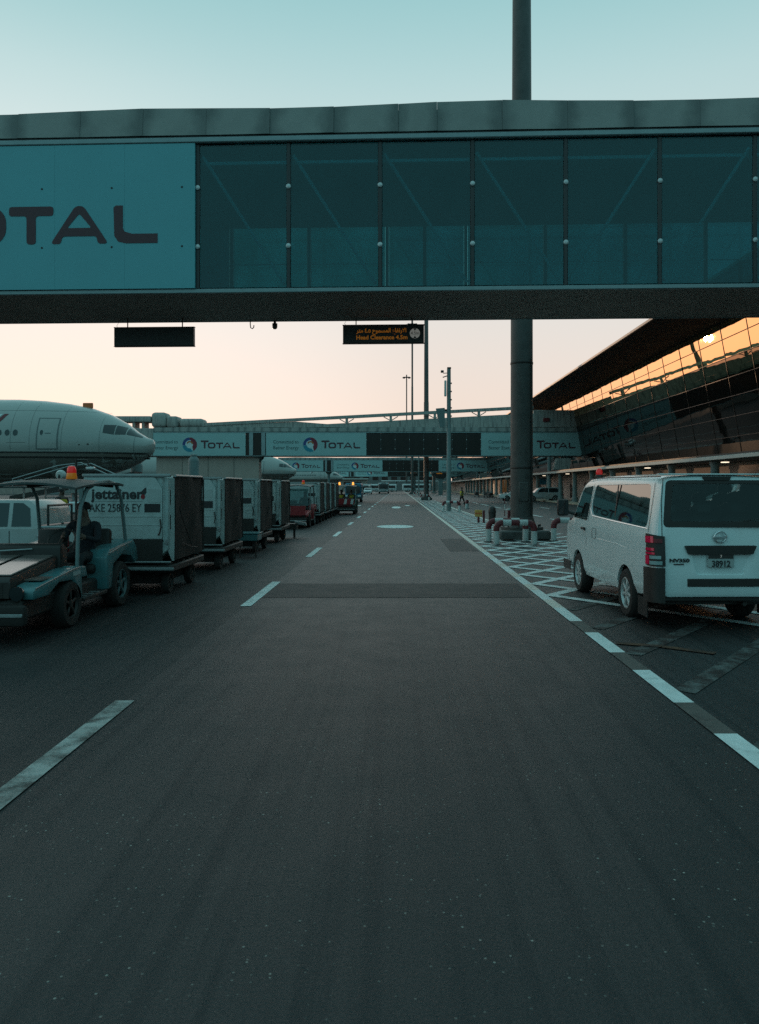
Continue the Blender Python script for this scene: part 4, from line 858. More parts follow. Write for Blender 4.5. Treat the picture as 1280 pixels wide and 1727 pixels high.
    MB().prism(rpoly([(-.185, 1.925), (.185, 1.925), (.16, 1.878 + .0), (-.16, 1.878)], .012), 'y', yr(1.9) - .014, yr(1.9) + .03).build('high_brake_lamp', M['black'], t)
    MB().prism(rpoly([(-.45, 1.065), (.45, 1.065), (.40, .955), (-.40, .955)], .02), 'y', yr(1.0) - .022, yr(1.0) + .03).build('tailgate_handle', M['black'], t)
    MB().box(-.42, .60, -2.36, -2.33, .555, .655, .008).build('bumper_strip', M['black'], t)
    MB().box(-.70, .70, -2.30, -2.1, .36, .45, .02).build('underbody', M['dark'], t); MB().box(-.66, .66, -2.1, 2.0, .30, .34).build('chassis', M['dark'], t, smooth=False)
    MB().tube([(.35, -2.25, .33), (.35, -2.0, .33)], .03, 8).build('exhaust', M['dark'], t)
    for x in (-.725, .725): MB().tube([(x, yr(.52), .52), (x, yr(.8), .8), (x, yr(1.2), 1.2), (x*.985, yr(1.6) + .002, 1.6), (x*.93, yr(1.9) + .005, 1.9)], .005, 5).build('tailgate_seam', M['dark'], t)
    MB().box(-.72, .72, yr(1.955) - .03, yr(1.955) + .12, 1.945, 1.962, .006).build('roof_spoiler', M['vanwhite'], t)
    for s in (-1, 1):
        MB().tube([(s*(.715 - .03), -2.16, 1.925), (s*.700, -1.6, 1.928), (s*.700, .5, 1.936), (s*.695, 1.1, 1.915)], .008, 6).build('roof_gutter', M['dark'], t)
        MB().prism([(-2.02, .36), (-1.66, .36), (-1.66, .12), (-2.02, .12)], 'x', s*.80 - .006, s*.80 + .006).build('mud_flap', M['rubber'], t, smooth=False)
        MB().tube([(s*(W + .0012), -2.12, .82), (s*(sx(1.25) + .001), -2.10, 1.25), (s*(sx(1.85) + .001), -2.06, 1.85)], .003, 5).build('panel_seam', M['dark'], t)
    q = rrect(.18, .40, .98, 1.14, .03, 3); MB().tube([(-(W + .0005), a, b_) for a, b_ in q + q[:1]], .003, 5, False).build('fuel_flap', M['dark'], t)
    pl = MB().box(-.165, .165, -2.352, -2.338, .795, .985, .006).build('number_plate', M['qr'], t)
    MB().box(-.158, .158, -2.356, -2.3525, .905, .978).build('plate_band', M['signblack'], pl)
    text('plate_number', '38912', .105, M['ink'], pl, (-.115, -2.354, .806), off=.003, width=.23)
    text('plate_number', '7', .05, M['signwhite'], pl, (-.012, -2.3585, .915))
    text('badge', 'NV350', .062, M['dark'], t, (-.645, yr(.86) - .004, .862), .004, .002, width=.25); MB().box(-.59, -.46, yr(.83) - .006, yr(.83) + .002, .828, .842, .003).build('badge_bar', M['dark'], t)
    em = MB(); n = 30
    em.tube([(.072*math.cos(2*PI*k/n), yr(1.17) - .012, 1.17 + .066*math.sin(2*PI*k/n)) for k in range(n + 1)], .010, 7, False); eo = em.build('emblem', M['chrome'], t)
    MB().box(-.088, .088, yr(1.17) - .022, yr(1.17) - .002, 1.152, 1.188, .006).build('emblem_bar', M['chrome'], eo)
    bc = MB().lathe([(.06, 1.955), (.062, 1.99), (.055, 2.0), (.0, 2.0)], (-.55, 1.02, 0), n=14).build('beacon_base', M['black'], t)
    MB().lathe([(.05, 2.0), (.055, 2.04), (.046, 2.08), (.026, 2.10), (0, 2.105)], (-.55, 1.02, 0), n=14).build('beacon_lens', M['lens_red'], bc)
    return t
van()

# ================================================================== BAGGAGE TUGS
def tug(label, loc, rz, body, front, group='baggage tractors in the facing lane', detail=True, lit=False, beacons=1):
    t = thing('baggage_tractor', label, 'tractor', loc, rz, group)
    MB().box(-.58, .58, -1.72, 1.85, .26, .50, .03).build('chassis', M['dark'], t)
    bp = MB().box(-.68, .68, -1.86, -1.73, .22, .46, .05, seg=2).build('bumper', M['rubber'], t); MB().box(-.66, .66, -1.868, -1.85, .33, .37, .006).build('bumper_strip', M['steel'], bp)
    MB().prism([(-1.70, .52), (-1.70, .70), (-1.62, .76), (-.42, .90), (-.42, .52)], 'x', -.42, .42).bev(.03).build('bonnet', M['dark'], t)
    for a, b_ in ((-.40, -.03), (.03, .40)):
        MB().loft([[(a, -1.6, .765), (b_, -1.6, .765), (b_, -1.6, .785), (a, -1.6, .785)], [(a, -.5, .893), (b_, -.5, .893), (b_, -.5, .915), (a, -.5, .915)]]).bev(.006, 1).build('bonnet_panel', front, t)
    g = MB().box(-.46, .46, -1.745, -1.705, .52, .72, .01).build('grille', front if not detail else M['dark'], t)
    for k in range(6): MB().box(-.38, .38, -1.752, -1.746, .535 + .028*k, .548 + .028*k).build('grille_bar', M['dark'], g)
    for s in (-1, 1):
        MB().prism([(-1.68, .50), (-1.68, .60), (-1.5, .66), (-.62, .745), (-.34, .745), (-.30, .32), (-.42, .32), (-.5, .5), (-.62, .60), (-1.0, .62), (-1.3, .5)], 'x', s*.43, s*.70).bev(.025).build('front_fender', body, t)
        MB().box(s*.56 - .10, s*.56 + .10, -1.4, -1.1, .69, .705, .0, Matrix.Rotation(0, 4, 'X')).build('fender_pad', M['hood'], t) if detail else None
        hl = MB().lathe([(.075, -1.70), (.085, -1.735), (.08, -1.76), (0, -1.765)], (s*.54, 0, .58), 'y', 14).build('headlamp', M['cockpit'], t)
        MB().box(s*.60 - .12, s*.60 + .12, -.30, .5, .28, .335, .01).build('step', M['dark'], t)
        rf = MB().prism([(.48, .33), (.48, .80), (.60, .90), (1.55, .99), (1.72, .86), (1.80, .64), (1.66, .60), (1.50, .72), (1.10, .78), (.74, .66), (.68, .33)], 'x', s*.42, s*.72).bev(.03).build('rear_fender', body, t)
        wheel(t, s*.60, -.62, .30, .2, s, 5, M['dark']); wheel(t, s*.60, 1.12, .34, .22, s, 5, M['trim'])
        hp = MB().tube([(s*.66, -.40, .72), (s*.66, -.37, 1.15), (s*.65, -.27, 1.52), (s*.64, -.05, 1.76), (s*.63, .28, 1.84), (s*.63, .75, 1.88), (s*.635, 1.05, 1.83), (s*.64, 1.25, 1.62), (s*.655, 1.40, .95)], .026, 10).build('roof_hoop', M['pillar'], t)
        MB().prism([(-.42, .6), (-.42, .76), (-.18, .74), (-.12, .6)], 'x', s*.47, s*.69).bev(.02).build('cowl_side', body, t)
    MB().box(-.62, .62, -.32, .5, .30, .34).build('floor_plate', M['dark'], t, smooth=False)
    MB().box(-.44, .44, .6, 1.8, .34, .74, .03).build('rear_deck', M['dark'], t)
    MB().prism([(-.44, .5), (-.44, 1.02), (-.36, 1.06), (-.20, .98), (-.22, .5)], 'x', -.46, .46).bev(.03).build('dashboard', M['seat'], t)
    sw = MB(); n = 22; sw.tube([(.32 + .18*math.cos(2*PI*k/n), -.08 + .10*math.sin(2*PI*k/n), 1.08 + .14*math.sin(2*PI*k/n)) for k in range(n + 1)], .014, 6, False); so = sw.build('steering_wheel', M['black'], t)
    MB().tube([(.32, -.26, .94), (.32, -.08, 1.08)], .025, 8).build('steering_column', M['black'], so)
    if detail:
        MB().lathe([(.055, .76), (.06, .78), (.06, 1.05), (.03, 1.10), (.03, 1.14), (0, 1.14)], (-.30, 1.45, 0), n=12).build('fire_extinguisher', M['red'], t)
        MB().tube([(.27, .35, 1.90), (.40, .30, 1.885), (.60, .22, 1.84), (.655, -.2, 1.60), (.675, -.385, .9)], .007, 5).build('beacon_cable', M['black'], t)
        MB().tube([(.30, 1.86, .45), (.20, 1.98, .40), (.12, 2.06, .46), (.05, 2.1, .44)], .014, 6).build('brake_hose', M['black'], t)
        for s in (-1, 1):
            MB().box(s*.705 - .004, s*.705 + .004, -.62, -.40, .655, .705).build('number_patch', M['qr'], t)
            for k in range(3): MB().box(s*.60 - .1, s*.60 + .1, -.22 + .2*k, -.14 + .2*k, .336, .344).build('tread_strip', M['steel'], t)
            MB().tube([(s*.715, .56, .845), (s*.72, 1.0, .905), (s*.72, 1.5, .955)], .010, 6).build('fender_edge', M['steel'], t)
            MB().tube([(s*.695, -1.62, .625), (s*.70, -1.1, .69), (s*.70, -.62, .742), (s*.695, -.40, .748)], .008, 6).build('fender_edge', M['steel'], t)
        MB().box(.12, .42, -.345, -.335, .98, 1.02).build('gauge_panel', M['grey'], t)
    for x in (-.34, .32):
        MB().box(x - .24, x + .24, .42, .90, .56, .70, .05, seg=2).build('seat', M['seat'], t)
        MB().box(x - .22, x + .22, .86, 1.0, .70, 1.22, .06, Matrix.Rotation(R(-6), 4, 'X') @ Matrix.Translation((0, .08, .06)), 2).build('seat_back', M['seat'], t)
    # sagging canopy sheet
    def cz(u, v): x = -.74 + 1.44*u; y = -.52 + 1.72*v; return (x, y, 1.86 + .05*math.sin(PI*u) - .07*(1 - v)**3 - .02*math.cos(5*u)*(1 - v) - .05*max(0, v - .85)*4)
    MB().patch(cz, 10, 8).thick(.03).build('canopy', M['canopy'], t)
    for y in (-.3, .95): MB().tube([(-.64, y, 1.80), (0, y, 1.86), (.63, y, 1.80)], .02, 8).build('canopy_bow', M['dark'], t)
    MB().tube([(0, 1.86, .38), (0, 2.0, .38)], .05, 8).build('hitch', M['dark'], t)
    for k in range(beacons):
        x = .27 if beacons == 1 else (-.45, .45)[k]; y = .35
        b_ = MB().lathe([(.07, 1.905), (.075, 1.915), (.062, 1.99), (0, 1.99)], (x, y, 0), n=14).build('beacon_base', M['lens_amber'] if not lit else M['lamp_amber'], t)
        MB().lathe([(.06, 1.991), (.063, 2.0), (.058, 2.05), (.04, 2.085), (0, 2.09)], (x, y, 0), n=14).build('beacon_lens', M['lens_red'] if not lit else M['lamp_amber'], b_)
    return t
t1 = tug('teal and white baggage tractor at left, nearest, with dark canopy and red beacon', (-4.86, 10.42, 0), 0, M['teal'], M['hood'])
MB().tube([(-.3, -.5, .92), (-.3, -.5, .965), (.1, -.45, .985)], .012, 6).build('bonnet_handle', M['steel'], t1)
person('seated driver in dark clothes with pale sleeve bands on the nearest tractor', (-4.86 + .33, 10.42 + .60, 0), 0, seated(.70), M['navy'], M['cloth'], 'tractor crews', None)
t2 = tug('second baggage tractor, red nosed, pulling dark containers behind the first train', (-4.55, 34.3, 0), 0, M['red'], M['red'], detail=False, beacons=1)
MB().loft([[(-.60, -.46, .95), (.60, -.46, .95), (.60, -.45, .95), (-.60, -.45, .95)], [(-.56, -.20, 1.7), (.56, -.20, 1.7), (.56, -.19, 1.7), (-.56, -.19, 1.7)]]).build('windscreen', M['vglass'], t2, smooth=False)
MB().prism(rpoly([(-.62, .58), (.62, .58), (.62, .98), (-.62, .98)], .05), 'y', -1.80, -1.77).build('front_panel', M['red'], t2, smooth=False); MB().box(-.4, -.02, -1.808, -1.801, .62, .94).build('panel_stripe', M['postw'], t2)
person('driver in dark clothes seated on the red nosed tractor', (-4.22, 34.9, 0), 0, seated(.70), M['cloth'], M['cloth'], 'tractor crews')
t3 = tug('red and white fronted tractor with two lit amber beacons, nearest the dashed line', (-3.42, 50.4, 0), 0, M['green'], M['red'], detail=False, lit=True, beacons=2)
MB().prism(rpoly([(-.66, .66), (.66, .66), (.66, 1.02), (-.66, 1.02)], .05), 'y', -1.80, -1.77).build('front_panel', M['red'], t3, smooth=False)
for a in (-.6, -.02, .40): MB().prism([(a, .68), (a + .16, .68), (a + .22, 1.0), (a + .06, 1.0)], 'y', -1.808, -1.801).build('panel_stripe', M['postw'], t3)
for x, s in ((-.34, 'passenger in yellow vest on the amber-lit tractor'), (.32, 'driver in yellow vest on the amber-lit tractor')):
    person(s, (-3.42 + x, 51.0, 0), 0, seated(.70), M['cloth'], M['cloth'], 'tractor crews', M['hivis'])
walk = {'lkn': (-.10, -.18, .50), 'lan': (-.10, -.26, .10), 'ltoe': (-.10, -.42, .05), 'rkn': (.10, .10, .50), 'ran': (.10, .36, .16), 'rtoe': (.10, .25, .05), 'rel': (.27, -.08, 1.15), 'rwr': (.26, -.24, .98), 'rpa': (.26, -.29, .94), 'lel': (-.26, .14, 1.15), 'lwr': (-.27, .14, .92), 'lpa': (-.27, .13, .86)}
person('person walking in yellow vest and dark trousers beyond the marker posts', (5.75, 69, 0), R(115), walk, M['cloth'], M['cloth'], None, M['hivis'], cap=True)

# ================================================================== CONTAINERS ON DOLLIES
def dolly(label, loc):
    t = thing('container_dolly', label, 'dolly', loc, 0, 'dollies in the container train')
    MB().box(-1.5, .02, .0, 2.1, .38, .50, .02).build('deck', M['dark'], t)
    MB().box(-1.52, .06, -.06, -.0, .42, .47, .01).build('front_beam', M['grey'], t)
    for k in range(6): MB().tube([(-1.45, .2 + .34*k, .51), (-.03, .2 + .34*k, .51)], .028, 8).build('roller', M['dark'], t)
    for x in (-1.28, -.16):
        for y in (.35, 1.72): wheel(t, x, y, .19, .12, 1 if x > -.5 else -1, 5, M['dark'])
    MB().tube([(-.74, 0, .36), (-.74, -.55, .34), (-.74, -.7, .36)], .035, 8).build('tow_bar', M['dark'], t)
    MB().box(-1.3, -.25, .3, 1.8, .16, .37, .02).build('undercarriage', M['rubber'], t)
    return t
def container(label, loc, code, printed, open_flap):
    """air-freight container: aluminium shell, sloped corner strip, canvas side to the road"""
    t = thing('air_container', label, 'container', loc, 0, 'containers in the baggage train')
    W0, H0 = 1.45, 1.46
    MB().prism([(-W0, .0), (-.32, .0), (-.05, .22), (-.05, H0 - .10), (-.13, H0 - .02), (-W0, H0 - .02)], 'y', .04, 2.04).bev(.012, 1).build('shell', M['alu'], t)
    for z in (.62, .76): MB().box(-W0 + .04, -.16, -.008, -.001, z, z + .012).build('panel_rib', M['alu'], t)
    for x in (-W0 + .03, -.06): MB().box(x - .02, x + .02, -.02, .0, .30, .40, .006).build('latch', M['steel'], t)
    fr = MB().prism(rpoly([(-W0 + .02, .40), (-.14, .40), (-.14, H0 - .24), (-.26, H0 - .05), (-W0 + .02, H0 - .05)], .02, 2), 'y', -.002, .034).build('front_panel', M['alu'], t, smooth=False)
    MB().prism([(-W0 + .02, .03), (-.14, .03), (-.14, .385), (-W0 + .02, .385)], 'y', .0, .034).build('shade_panel', M['dark'], t, smooth=False)  # dark panel stands for the tractor's shade on the lower front
    MB().box(-W0 - .01, .0, -.012, .035, H0 - .045, H0 + .01, .012).build('top_rail', M['steel'], t); MB().box(-W0 - .01, .0, -.012, .035, .0, .028, .008).build('bottom_rail', M['steel'], t)
    # sloped strip between front and side, tapering to the foot
    st = MB().loft([[(-.13, .0, H0 - .06), (.0, .22, H0 - .06), (-.03, .25, H0 - .06), (-.15, .03, H0 - .06)], [(-.13, .0, .40), (.0, .22, .40), (-.03, .25, .40), (-.15, .03, .40)], [(-.02, .16, .02), (.0, .20, .02), (-.02, .22, .02), (-.04, .18, .02)]]).build('corner_strip', M['alu'], t, smooth=False)
    for z0_, z1_ in ((.55, .78), (.95, 1.2)): MB().loft([[(-.10, .045, z0_), (-.04, .147, z0_), (-.042, .150, z0_), (-.102, .048, z0_)], [(-.10, .045, z1_), (-.04, .147, z1_), (-.042, .150, z1_), (-.102, .048, z1_)]]).build('strip_label', M['dark'], st, smooth=False)
    # canvas curtain with folds
    def cv(u, v):
        y = .23 + 1.82*u; z = .03 + (H0 - .06)*v
        return (.005 + .012*math.sin(9*u + 4*v) + .010*math.sin(17*u - 7*v) + .02*math.sin(PI*u)*math.sin(PI*v), y, z)
    cu = MB().patch(cv, 18, 12).thick(.02).build('curtain', M['canvas'], t)
    for a, b_ in ((((.3, .9), (1.1, .2)), ((.5, .3), (1.5, .15))) if printed else (((1.7, 1.1), (1.2, .4)),)): MB().tube([(.055, a[0], a[1]), (.06, (a[0]+b_[0])/2, (a[1]+b_[1])/2 - .03), (.055, b_[0], b_[1])], .006, 5).build('strap', M['dark'], cu)
    MB().tube([(.01, .22, H0 - .02), (.012, 1.95, H0 - .02), (.005, 2.06, H0 - .07)], .022, 8).build('side_rail', M['steel'], t)
    MB().tube([(.012, 2.06, H0 - .07), (.01, 2.07, .05)], .018, 8).build('side_post', M['dark'], t)
    if printed:
        MB().prism(rrect(-.48 + .10, -.16, 1.0, 1.22, .01, 2), 'y', -.006, -.003).build('sticker', M['qr'], fr)
        lg = text('container_logo', 'jettainer', .30, M['ink'], fr, (-1.30, -.006, 1.06), .002, .009, width=.86); lg.scale = (1, 1, .78)
        MB().prism([(-.50, 1.16), (-.44, 1.10), (-.40, 1.16), (-.40, 1.24), (-.42, 1.24)], 'y', -.007, -.003).build('logo_tick', M['ink'], fr); outline('logo_dot', [[(.035*math.cos(2*PI*k/18), .04*math.sin(2*PI*k/18)) for k in range(18)]], M['red'], fr, (-.455, -.007, 1.09))
        MB().box(-1.30, -.45, -.0055, -.003, 1.012, 1.017).build('rule', M['grey'], fr)
        text('container_code', code, .19, M['ink'], fr, (-1.34, -.006, .845), .002, .0, width=.86)
        MB().box(-.43, -.17, -.006, -.003, .835, .975).build('dark_label', M['ink'], fr)
        MB().tube([(-.17, -.01, .72), (-.15, -.03, .6), (-.17, -.03, .5), (-.2, -.02, .46)], .012, 6).build('door_strap', M['dark'], fr)
    else:
        MB().box(-.55, -.2, -.006, -.003, .80, .95).build('dark_label', M['ink'], fr); MB().prism(rrect(-.5, -.2, 1.02, 1.2, .01, 2), 'y', -.006, -.003).build('sticker', M['qr'], fr)
        MB().tube([(-.17, -.01, .72), (-.14, -.04, .6), (-.16, -.03, .48)], .012, 6).build('door_strap', M['dark'], fr)
    return t
CX = -3.74
d0 = dolly('dolly under the nearest lettered container, right behind the first tractor', (CX, 12.6, 0))
c0 = container('white air container with bold dark lettering, red dot and code 25876 EY', (CX, 12.6, .54), 'AKE 25876 EY', True, True)
d1 = dup(d0, (CX, 16.3, 0), 'dolly under the second container of the near train')
c1 = container('second container of the near train, white front with dark label and strap', (CX, 16.3, .54), '', False, True)
nm = ['third', 'last']
for k, y in enumerate((20.6, 24.3)):
    dup(d0, (CX, y, 0), '%s dolly of the near container train' % nm[k]); dup(c1, (CX, y, .54), ('third container of the near train, between the second and the last', 'last container of the near train, in front of the red nosed tractor')[k])
for k, y in enumerate((36.6, 39.7, 42.8, 45.9)):
    q = ('first', 'second', 'third', 'fourth')[k]
    dup(d0, (CX + .0, y, 0), '%s dolly behind the red nosed tractor' % q); dup(c1, (CX + .0, y, .54), '%s dark container behind the red nosed tractor' % q)
# loose scrap on the last dolly: a teal crate and planks
t = thing('teal_crate', 'small teal crate resting on the road end of the third dolly', 'crate', (CX - .05, 19.6, 0))
MB().box(-.25, .25, -.3, .3, .42, .60, .02).build('crate_body', M['teal'], t); MB().box(-.28, .28, -.33, .33, .60, .63, .01).build('crate_rim', M['teal'], t)
for x in (-.2, .2): MB().tube([(x, -.25, 0), (x, -.25, .42)], .02, 6).build('crate_leg', M['dark'], t)
t = thing('wood_planks', 'pale planks sticking out low behind the last container', 'planks', (CX + .1, 26.8, 0))
for k in range(3): MB().box(-.05, .35, -.1 + .16*k, .02 + .16*k, .56 - .05*k, .60 - .05*k, .005, Matrix.Rotation(R(8), 4, 'Y')).build('plank', M['steel'], t)
MB().box(-.6, .1, -.1, .4, .3, .5).build('trestle', M['dark'], t)
for x in (-.5, .0): MB().tube([(x, .1, 0), (x, .1, .3)], .04, 8).build('trestle_leg', M['dark'], t)

# ================================================================== CARS, PICKUP, BUS
def car(name, label, cat, loc, rz, Lc, Wc, prof, roof, paint_, wheels, wr, group=None, dm=0):
    """prof: side outline (y,z) of the lower body; roof: greenhouse outline; local -Y is the front"""
    t = thing(name, label, cat, loc, rz, group); hw = Wc/2
    lo = MB(); q = rpoly(prof, .08, 3)
    lo.loft([[(s*k, y, z) for y, z in q] for s, k in ((-1, hw*.94), (-1, hw), (1, hw), (1, hw*.94))] if False else
            [[(x, y*(1 - e), z if e == 0 else z*(1 - e*.6) + .02) for y, z in q] for x, e in ((-hw, .02), (-hw*.97, 0), (hw*.97, 0), (hw, .02))])
    body = lo.build('body', paint_, t)
    zr0 = min(z for y, z in roof); zr1 = max(z for y, z in roof)
    def gx(z): return hw*(.96 - .14*(z - zr0)/(zr1 - zr0))
    up = MB(); q2 = rpoly(roof, .06, 3); up.loft([[(-gx(z), y, z) for y, z in q2], [(gx(z), y, z) for y, z in q2]]); up.bev(.04, 2, 50); up.build('cabin', paint_, t)
    yc = sum(y for y, z in roof)/len(roof)
    def shr(y, z, f=.86): return (yc + (y - yc)*f, zr0 + .06 + (z - zr0)*.80)
    ins = [shr(y, z) for y, z in roof]; ys = [y for y, z in ins]; mid = (min(ys) + max(ys))/2 + dm
    for s in (-1, 1):
        for a, b_ in ((min(ys), mid - .04), (mid + .04, max(ys))):
            # clip the window outline to a slice
            pts = []
            m_ = len(ins)
            for i in range(m_):
                p, r_ = ins[i], ins[(i+1) % m_]
                if a <= p[0] <= b_: pts.append(p)
                for lim in (a, b_):
                    if (p[0] - lim)*(r_[0] - lim) < 0:
                        f = (lim - p[0])/(r_[0] - p[0]); pts.append((lim, p[1] + (r_[1]-p[1])*f))
            if len(pts) < 3: continue
            cy = sum(p[0] for p in pts)/len(pts); cz_ = sum(p[1] for p in pts)/len(pts)
            pts.sort(key=lambda p: math.atan2(p[1] - cz_, p[0] - cy))
            MB().loft([[(s*(gx(z) + .006), y, z) for y, z in pts], [(s*(gx(z) - .01), y, z) for y, z in pts]]).build('side_window', M['cockpit'], t, smooth=False)
        for y in wheels:
            MB().lathe([(0, -.02), (wr*1.14, -.02), (wr*1.14, .004), (0, .004)] if s > 0 else [(0, .02), (wr*1.14, .02), (wr*1.14, -.004), (0, -.004)], (s*hw, y, wr), 'x', 24).build('wheel_arch', M['dark'], t)
            wheel(t, s*(hw - .085), y, wr, .2, s, 6)
        MB().box(s*hw - .012, s*hw + .012, mid - .35, mid - .17, zr0 - .14, zr0 - .10, .006).build('door_handle', M['chrome'], t); MB().box(s*hw - .012, s*hw + .012, mid + .55, mid + .73, zr0 - .14, zr0 - .10, .006).build('door_handle', M['chrome'], t)
        MB().box(s*(hw + .1) - .08, s*(hw + .1) + .08, min(ys) + .1, min(ys) + .22, zr0 + .0, zr0 + .16, .03).build('mirror', paint_, t)
        yf = min(y for y, z in prof); yb = max(y for y, z in prof); zt = zr0 - .18
        MB().box(s*hw*.72 - .16, s*hw*.72 + .16, yf - .01, yf + .12, zt - .12, zt + .02, .03).build('headlamp', M['head'], t); MB().box(s*hw*.84 - .1, s*hw*.84 + .1, yb - .1, yb + .01, zt - .16, zt + .08, .03).build('tail_lamp', M['tail_red'], t)
        for y in (mid - .75, mid + .02, mid + .8): MB().box(s*(hw + .002) - .004, s*(hw + .002) + .004, y - .006, y + .006, .35, zr0 - .02).build('door_seam', M['dark'], t, smooth=False)
    # windscreens
    for e in (-1, 1):
        pts = sorted(roof, key=lambda p: p[0]*e)[-3:] if False else None
    rl = sorted(roof, key=lambda p: p[0])
    f0, f1 = min((p for p in roof if p[1] < zr0 + .05), key=lambda p: p[0]), min((p for p in roof if p[1] > zr1 - .12), key=lambda p: p[0])
    b0, b1_ = max((p for p in roof if p[1] < zr0 + .05), key=lambda p: p[0]), max((p for p in roof if p[1] > zr1 - .12), key=lambda p: p[0])
    for (p, r_), nm_, sg in (((f0, f1), 'windscreen', -1), ((b0, b1_), 'rear_window', 1)):
        MB().patch(lambda u, v: ((gx(p[1] + (r_[1]-p[1])*(.1 + .8*v))*.88)*(2*u - 1), p[0] + (r_[0]-p[0])*(.1 + .8*v) + sg*.012, p[1] + (r_[1]-p[1])*(.1 + .8*v)), 2, 2).thick(.01).build(nm_, M['cockpit'], t, smooth=False)
    yf = min(y for y, z in prof); yb = max(y for y, z in prof)
    MB().box(-hw*.9, hw*.9, yf - .05, yf + .1, .28, .48, .05).build('bumper', M['grey'], t); MB().box(-hw*.9, hw*.9, yb - .1, yb + .05, .30, .50, .05).build('bumper', M['grey'], t)
    MB().box(-hw*.55, hw*.55, yf - .02, yf + .05, .52, .66, .02).build('grille', M['black'], t)
    return t
SUVP = [(-2.3, .35), (-2.35, .6), (-2.25, .95), (-1.2, 1.06), (2.25, 1.06), (2.32, .7), (2.28, .35)]; SUVR = [(-1.15, 1.05), (-.55, 1.62), (.0, 1.70), (1.6, 1.68), (2.05, 1.5), (2.2, 1.05)]
car('parked_car', 'silver estate parked along the terminal, half behind the nearest mast', 'car', (17.2, 91, 0), R(-90), 4.7, 1.85, SUVP, SUVR, M['silver'], (-1.35, 1.35), .36, 'cars in the terminal lane')
car('parked_car', 'white car nose showing just left of the nearest mast', 'car', (15.0, 97, 0), R(-90), 4.4, 1.8, [(-2.2, .3), (-2.25, .55), (-2.1, .82), (-1.1, .95), (2.1, .95), (2.2, .6), (2.15, .3)], [(-1.2, .94), (-.4, 1.42), (.2, 1.47), (1.2, 1.42), (1.95, .94)], M['white'], (-1.3, 1.3), .33, 'cars in the terminal lane')
PKP = [(-2.55, .42), (-2.6, .62), (-2.5, .86), (-1.35, .96), (2.55, .96), (2.6, .6), (2.55, .42)]; PKR = [(-1.35, .95), (-.75, 1.46), (-.4, 1.53), (.85, 1.53), (1.02, 1.40), (1.08, .95)]
pk = car('pickup_truck', 'white double cab pickup side-on at the far left, behind the nearest tractor', 'pickup', (-8.15, 15.85, 0), R(-90), 5.2, 1.7, PKP, PKR, M['pickupwhite'], (-1.62, 1.55), .36, None, .62)
MB().box(-.72, .72, 1.14, 2.5, .80, .975).build('load_bed', M['dark'], pk, smooth=False)
for s in (-1, 1): MB().tube([(s*.80, 1.12, 1.0), (s*.80, 2.55, 1.0)], .03, 8).build('bed_rail', M['steel'], pk)
MB().tube([(-.55, 1.16, .96), (-.55, 1.16, 1.42), (.55, 1.16, 1.42), (.55, 1.16, .96)], .025, 8).build('roll_bar', M['black'], pk)
# far vehicles
def bus(label, loc, rz, Lb, Wb, Hb, m_, name='airport_bus', cat='bus', grp=None):
    t = thing(name, label, cat, loc, rz, grp); hw = Wb/2
    MB().box(-hw, hw, 0, Lb, .35, Hb, .22, seg=3).build('body', m_, t)
    MB().prism(rrect(-hw + .14, hw - .14, Hb*.45, Hb - .35, .15), 'y', -.015, .02).build('windscreen', M['cockpit'], t, smooth=False)
    for s in (-1, 1):
        MB().box(s*hw - .01, s*hw + .01, .5, Lb - .5, Hb*.48, Hb - .45).build('side_window', M['cockpit'], t, smooth=False)
        MB().box(s*hw*.75 - .18, s*hw*.75 + .18, -.03, .02, .62, .8, .02).build('headlamp', M['head'], t)
        MB().tube([(s*(hw - .05), -.02, Hb - .5), (s*(hw + .22), -.2, Hb - .6), (s*(hw + .22), -.2, Hb - 1.1)], .06, 6).build('mirror', M['black'], t)
        for y in (1.6, Lb - 2.2): wheel(t, s*(hw - .13), y, .45, .28, s, 6)
    MB().box(-hw*.95, hw*.95, -.05, .02, .36, .55, .03).build('bumper', M['dark'], t)
    MB().box(-hw*.5, hw*.5, -.02, .02, Hb - .3, Hb - .12, .02).build('sign_box', M['black'], t)
    return t
bus('pale bus coming head-on in the far left lane, nearest of the buses', (-3.6, 192, 0), 0, 11, 2.55, 2.75, M['silver'])
far_bus = bus('white van-sized vehicle standing left of the distant bus', (-8.6, 205, 0), 0, 6, 2.2, 2.2, M['white'], 'delivery_van', 'van')
bus('low white bus at the very end of the road, right of the pale bus', (-.4, 262, 0), R(90), 9, 2.6, 2.6, M['white'], grp='buses at the road end')
bus('white bus at the very end of the road, farthest right of its row', (11.5, 268, 0), R(90), 10, 2.6, 2.7, M['white'], grp='buses at the road end')
bus('dusty bus at the road end, tucked behind the pale bus', (-9, 256, 0), R(90), 8, 2.6, 2.6, M['silver'], grp='buses at the road end')
bus('small pale blue truck just behind the amber-lit tractor', (-5.15, 88, 0), 0, 5, 1.9, 2.2, M['bluep'], 'service_truck', 'truck')
car('parked_car', 'small dark fronted white car left of the distant bus', 'car', (-6.9, 176, 0), 0, 4.4, 1.8, [(-2.2, .3), (-2.25, .55), (-2.1, .82), (-1.1, .95), (2.1, .95), (2.2, .6), (2.15, .3)], [(-1.2, .94), (-.4, 1.42), (.2, 1.47), (1.2, 1.42), (1.95, .94)], M['white'], (-1.3, 1.3), .33, 'far parked cars')

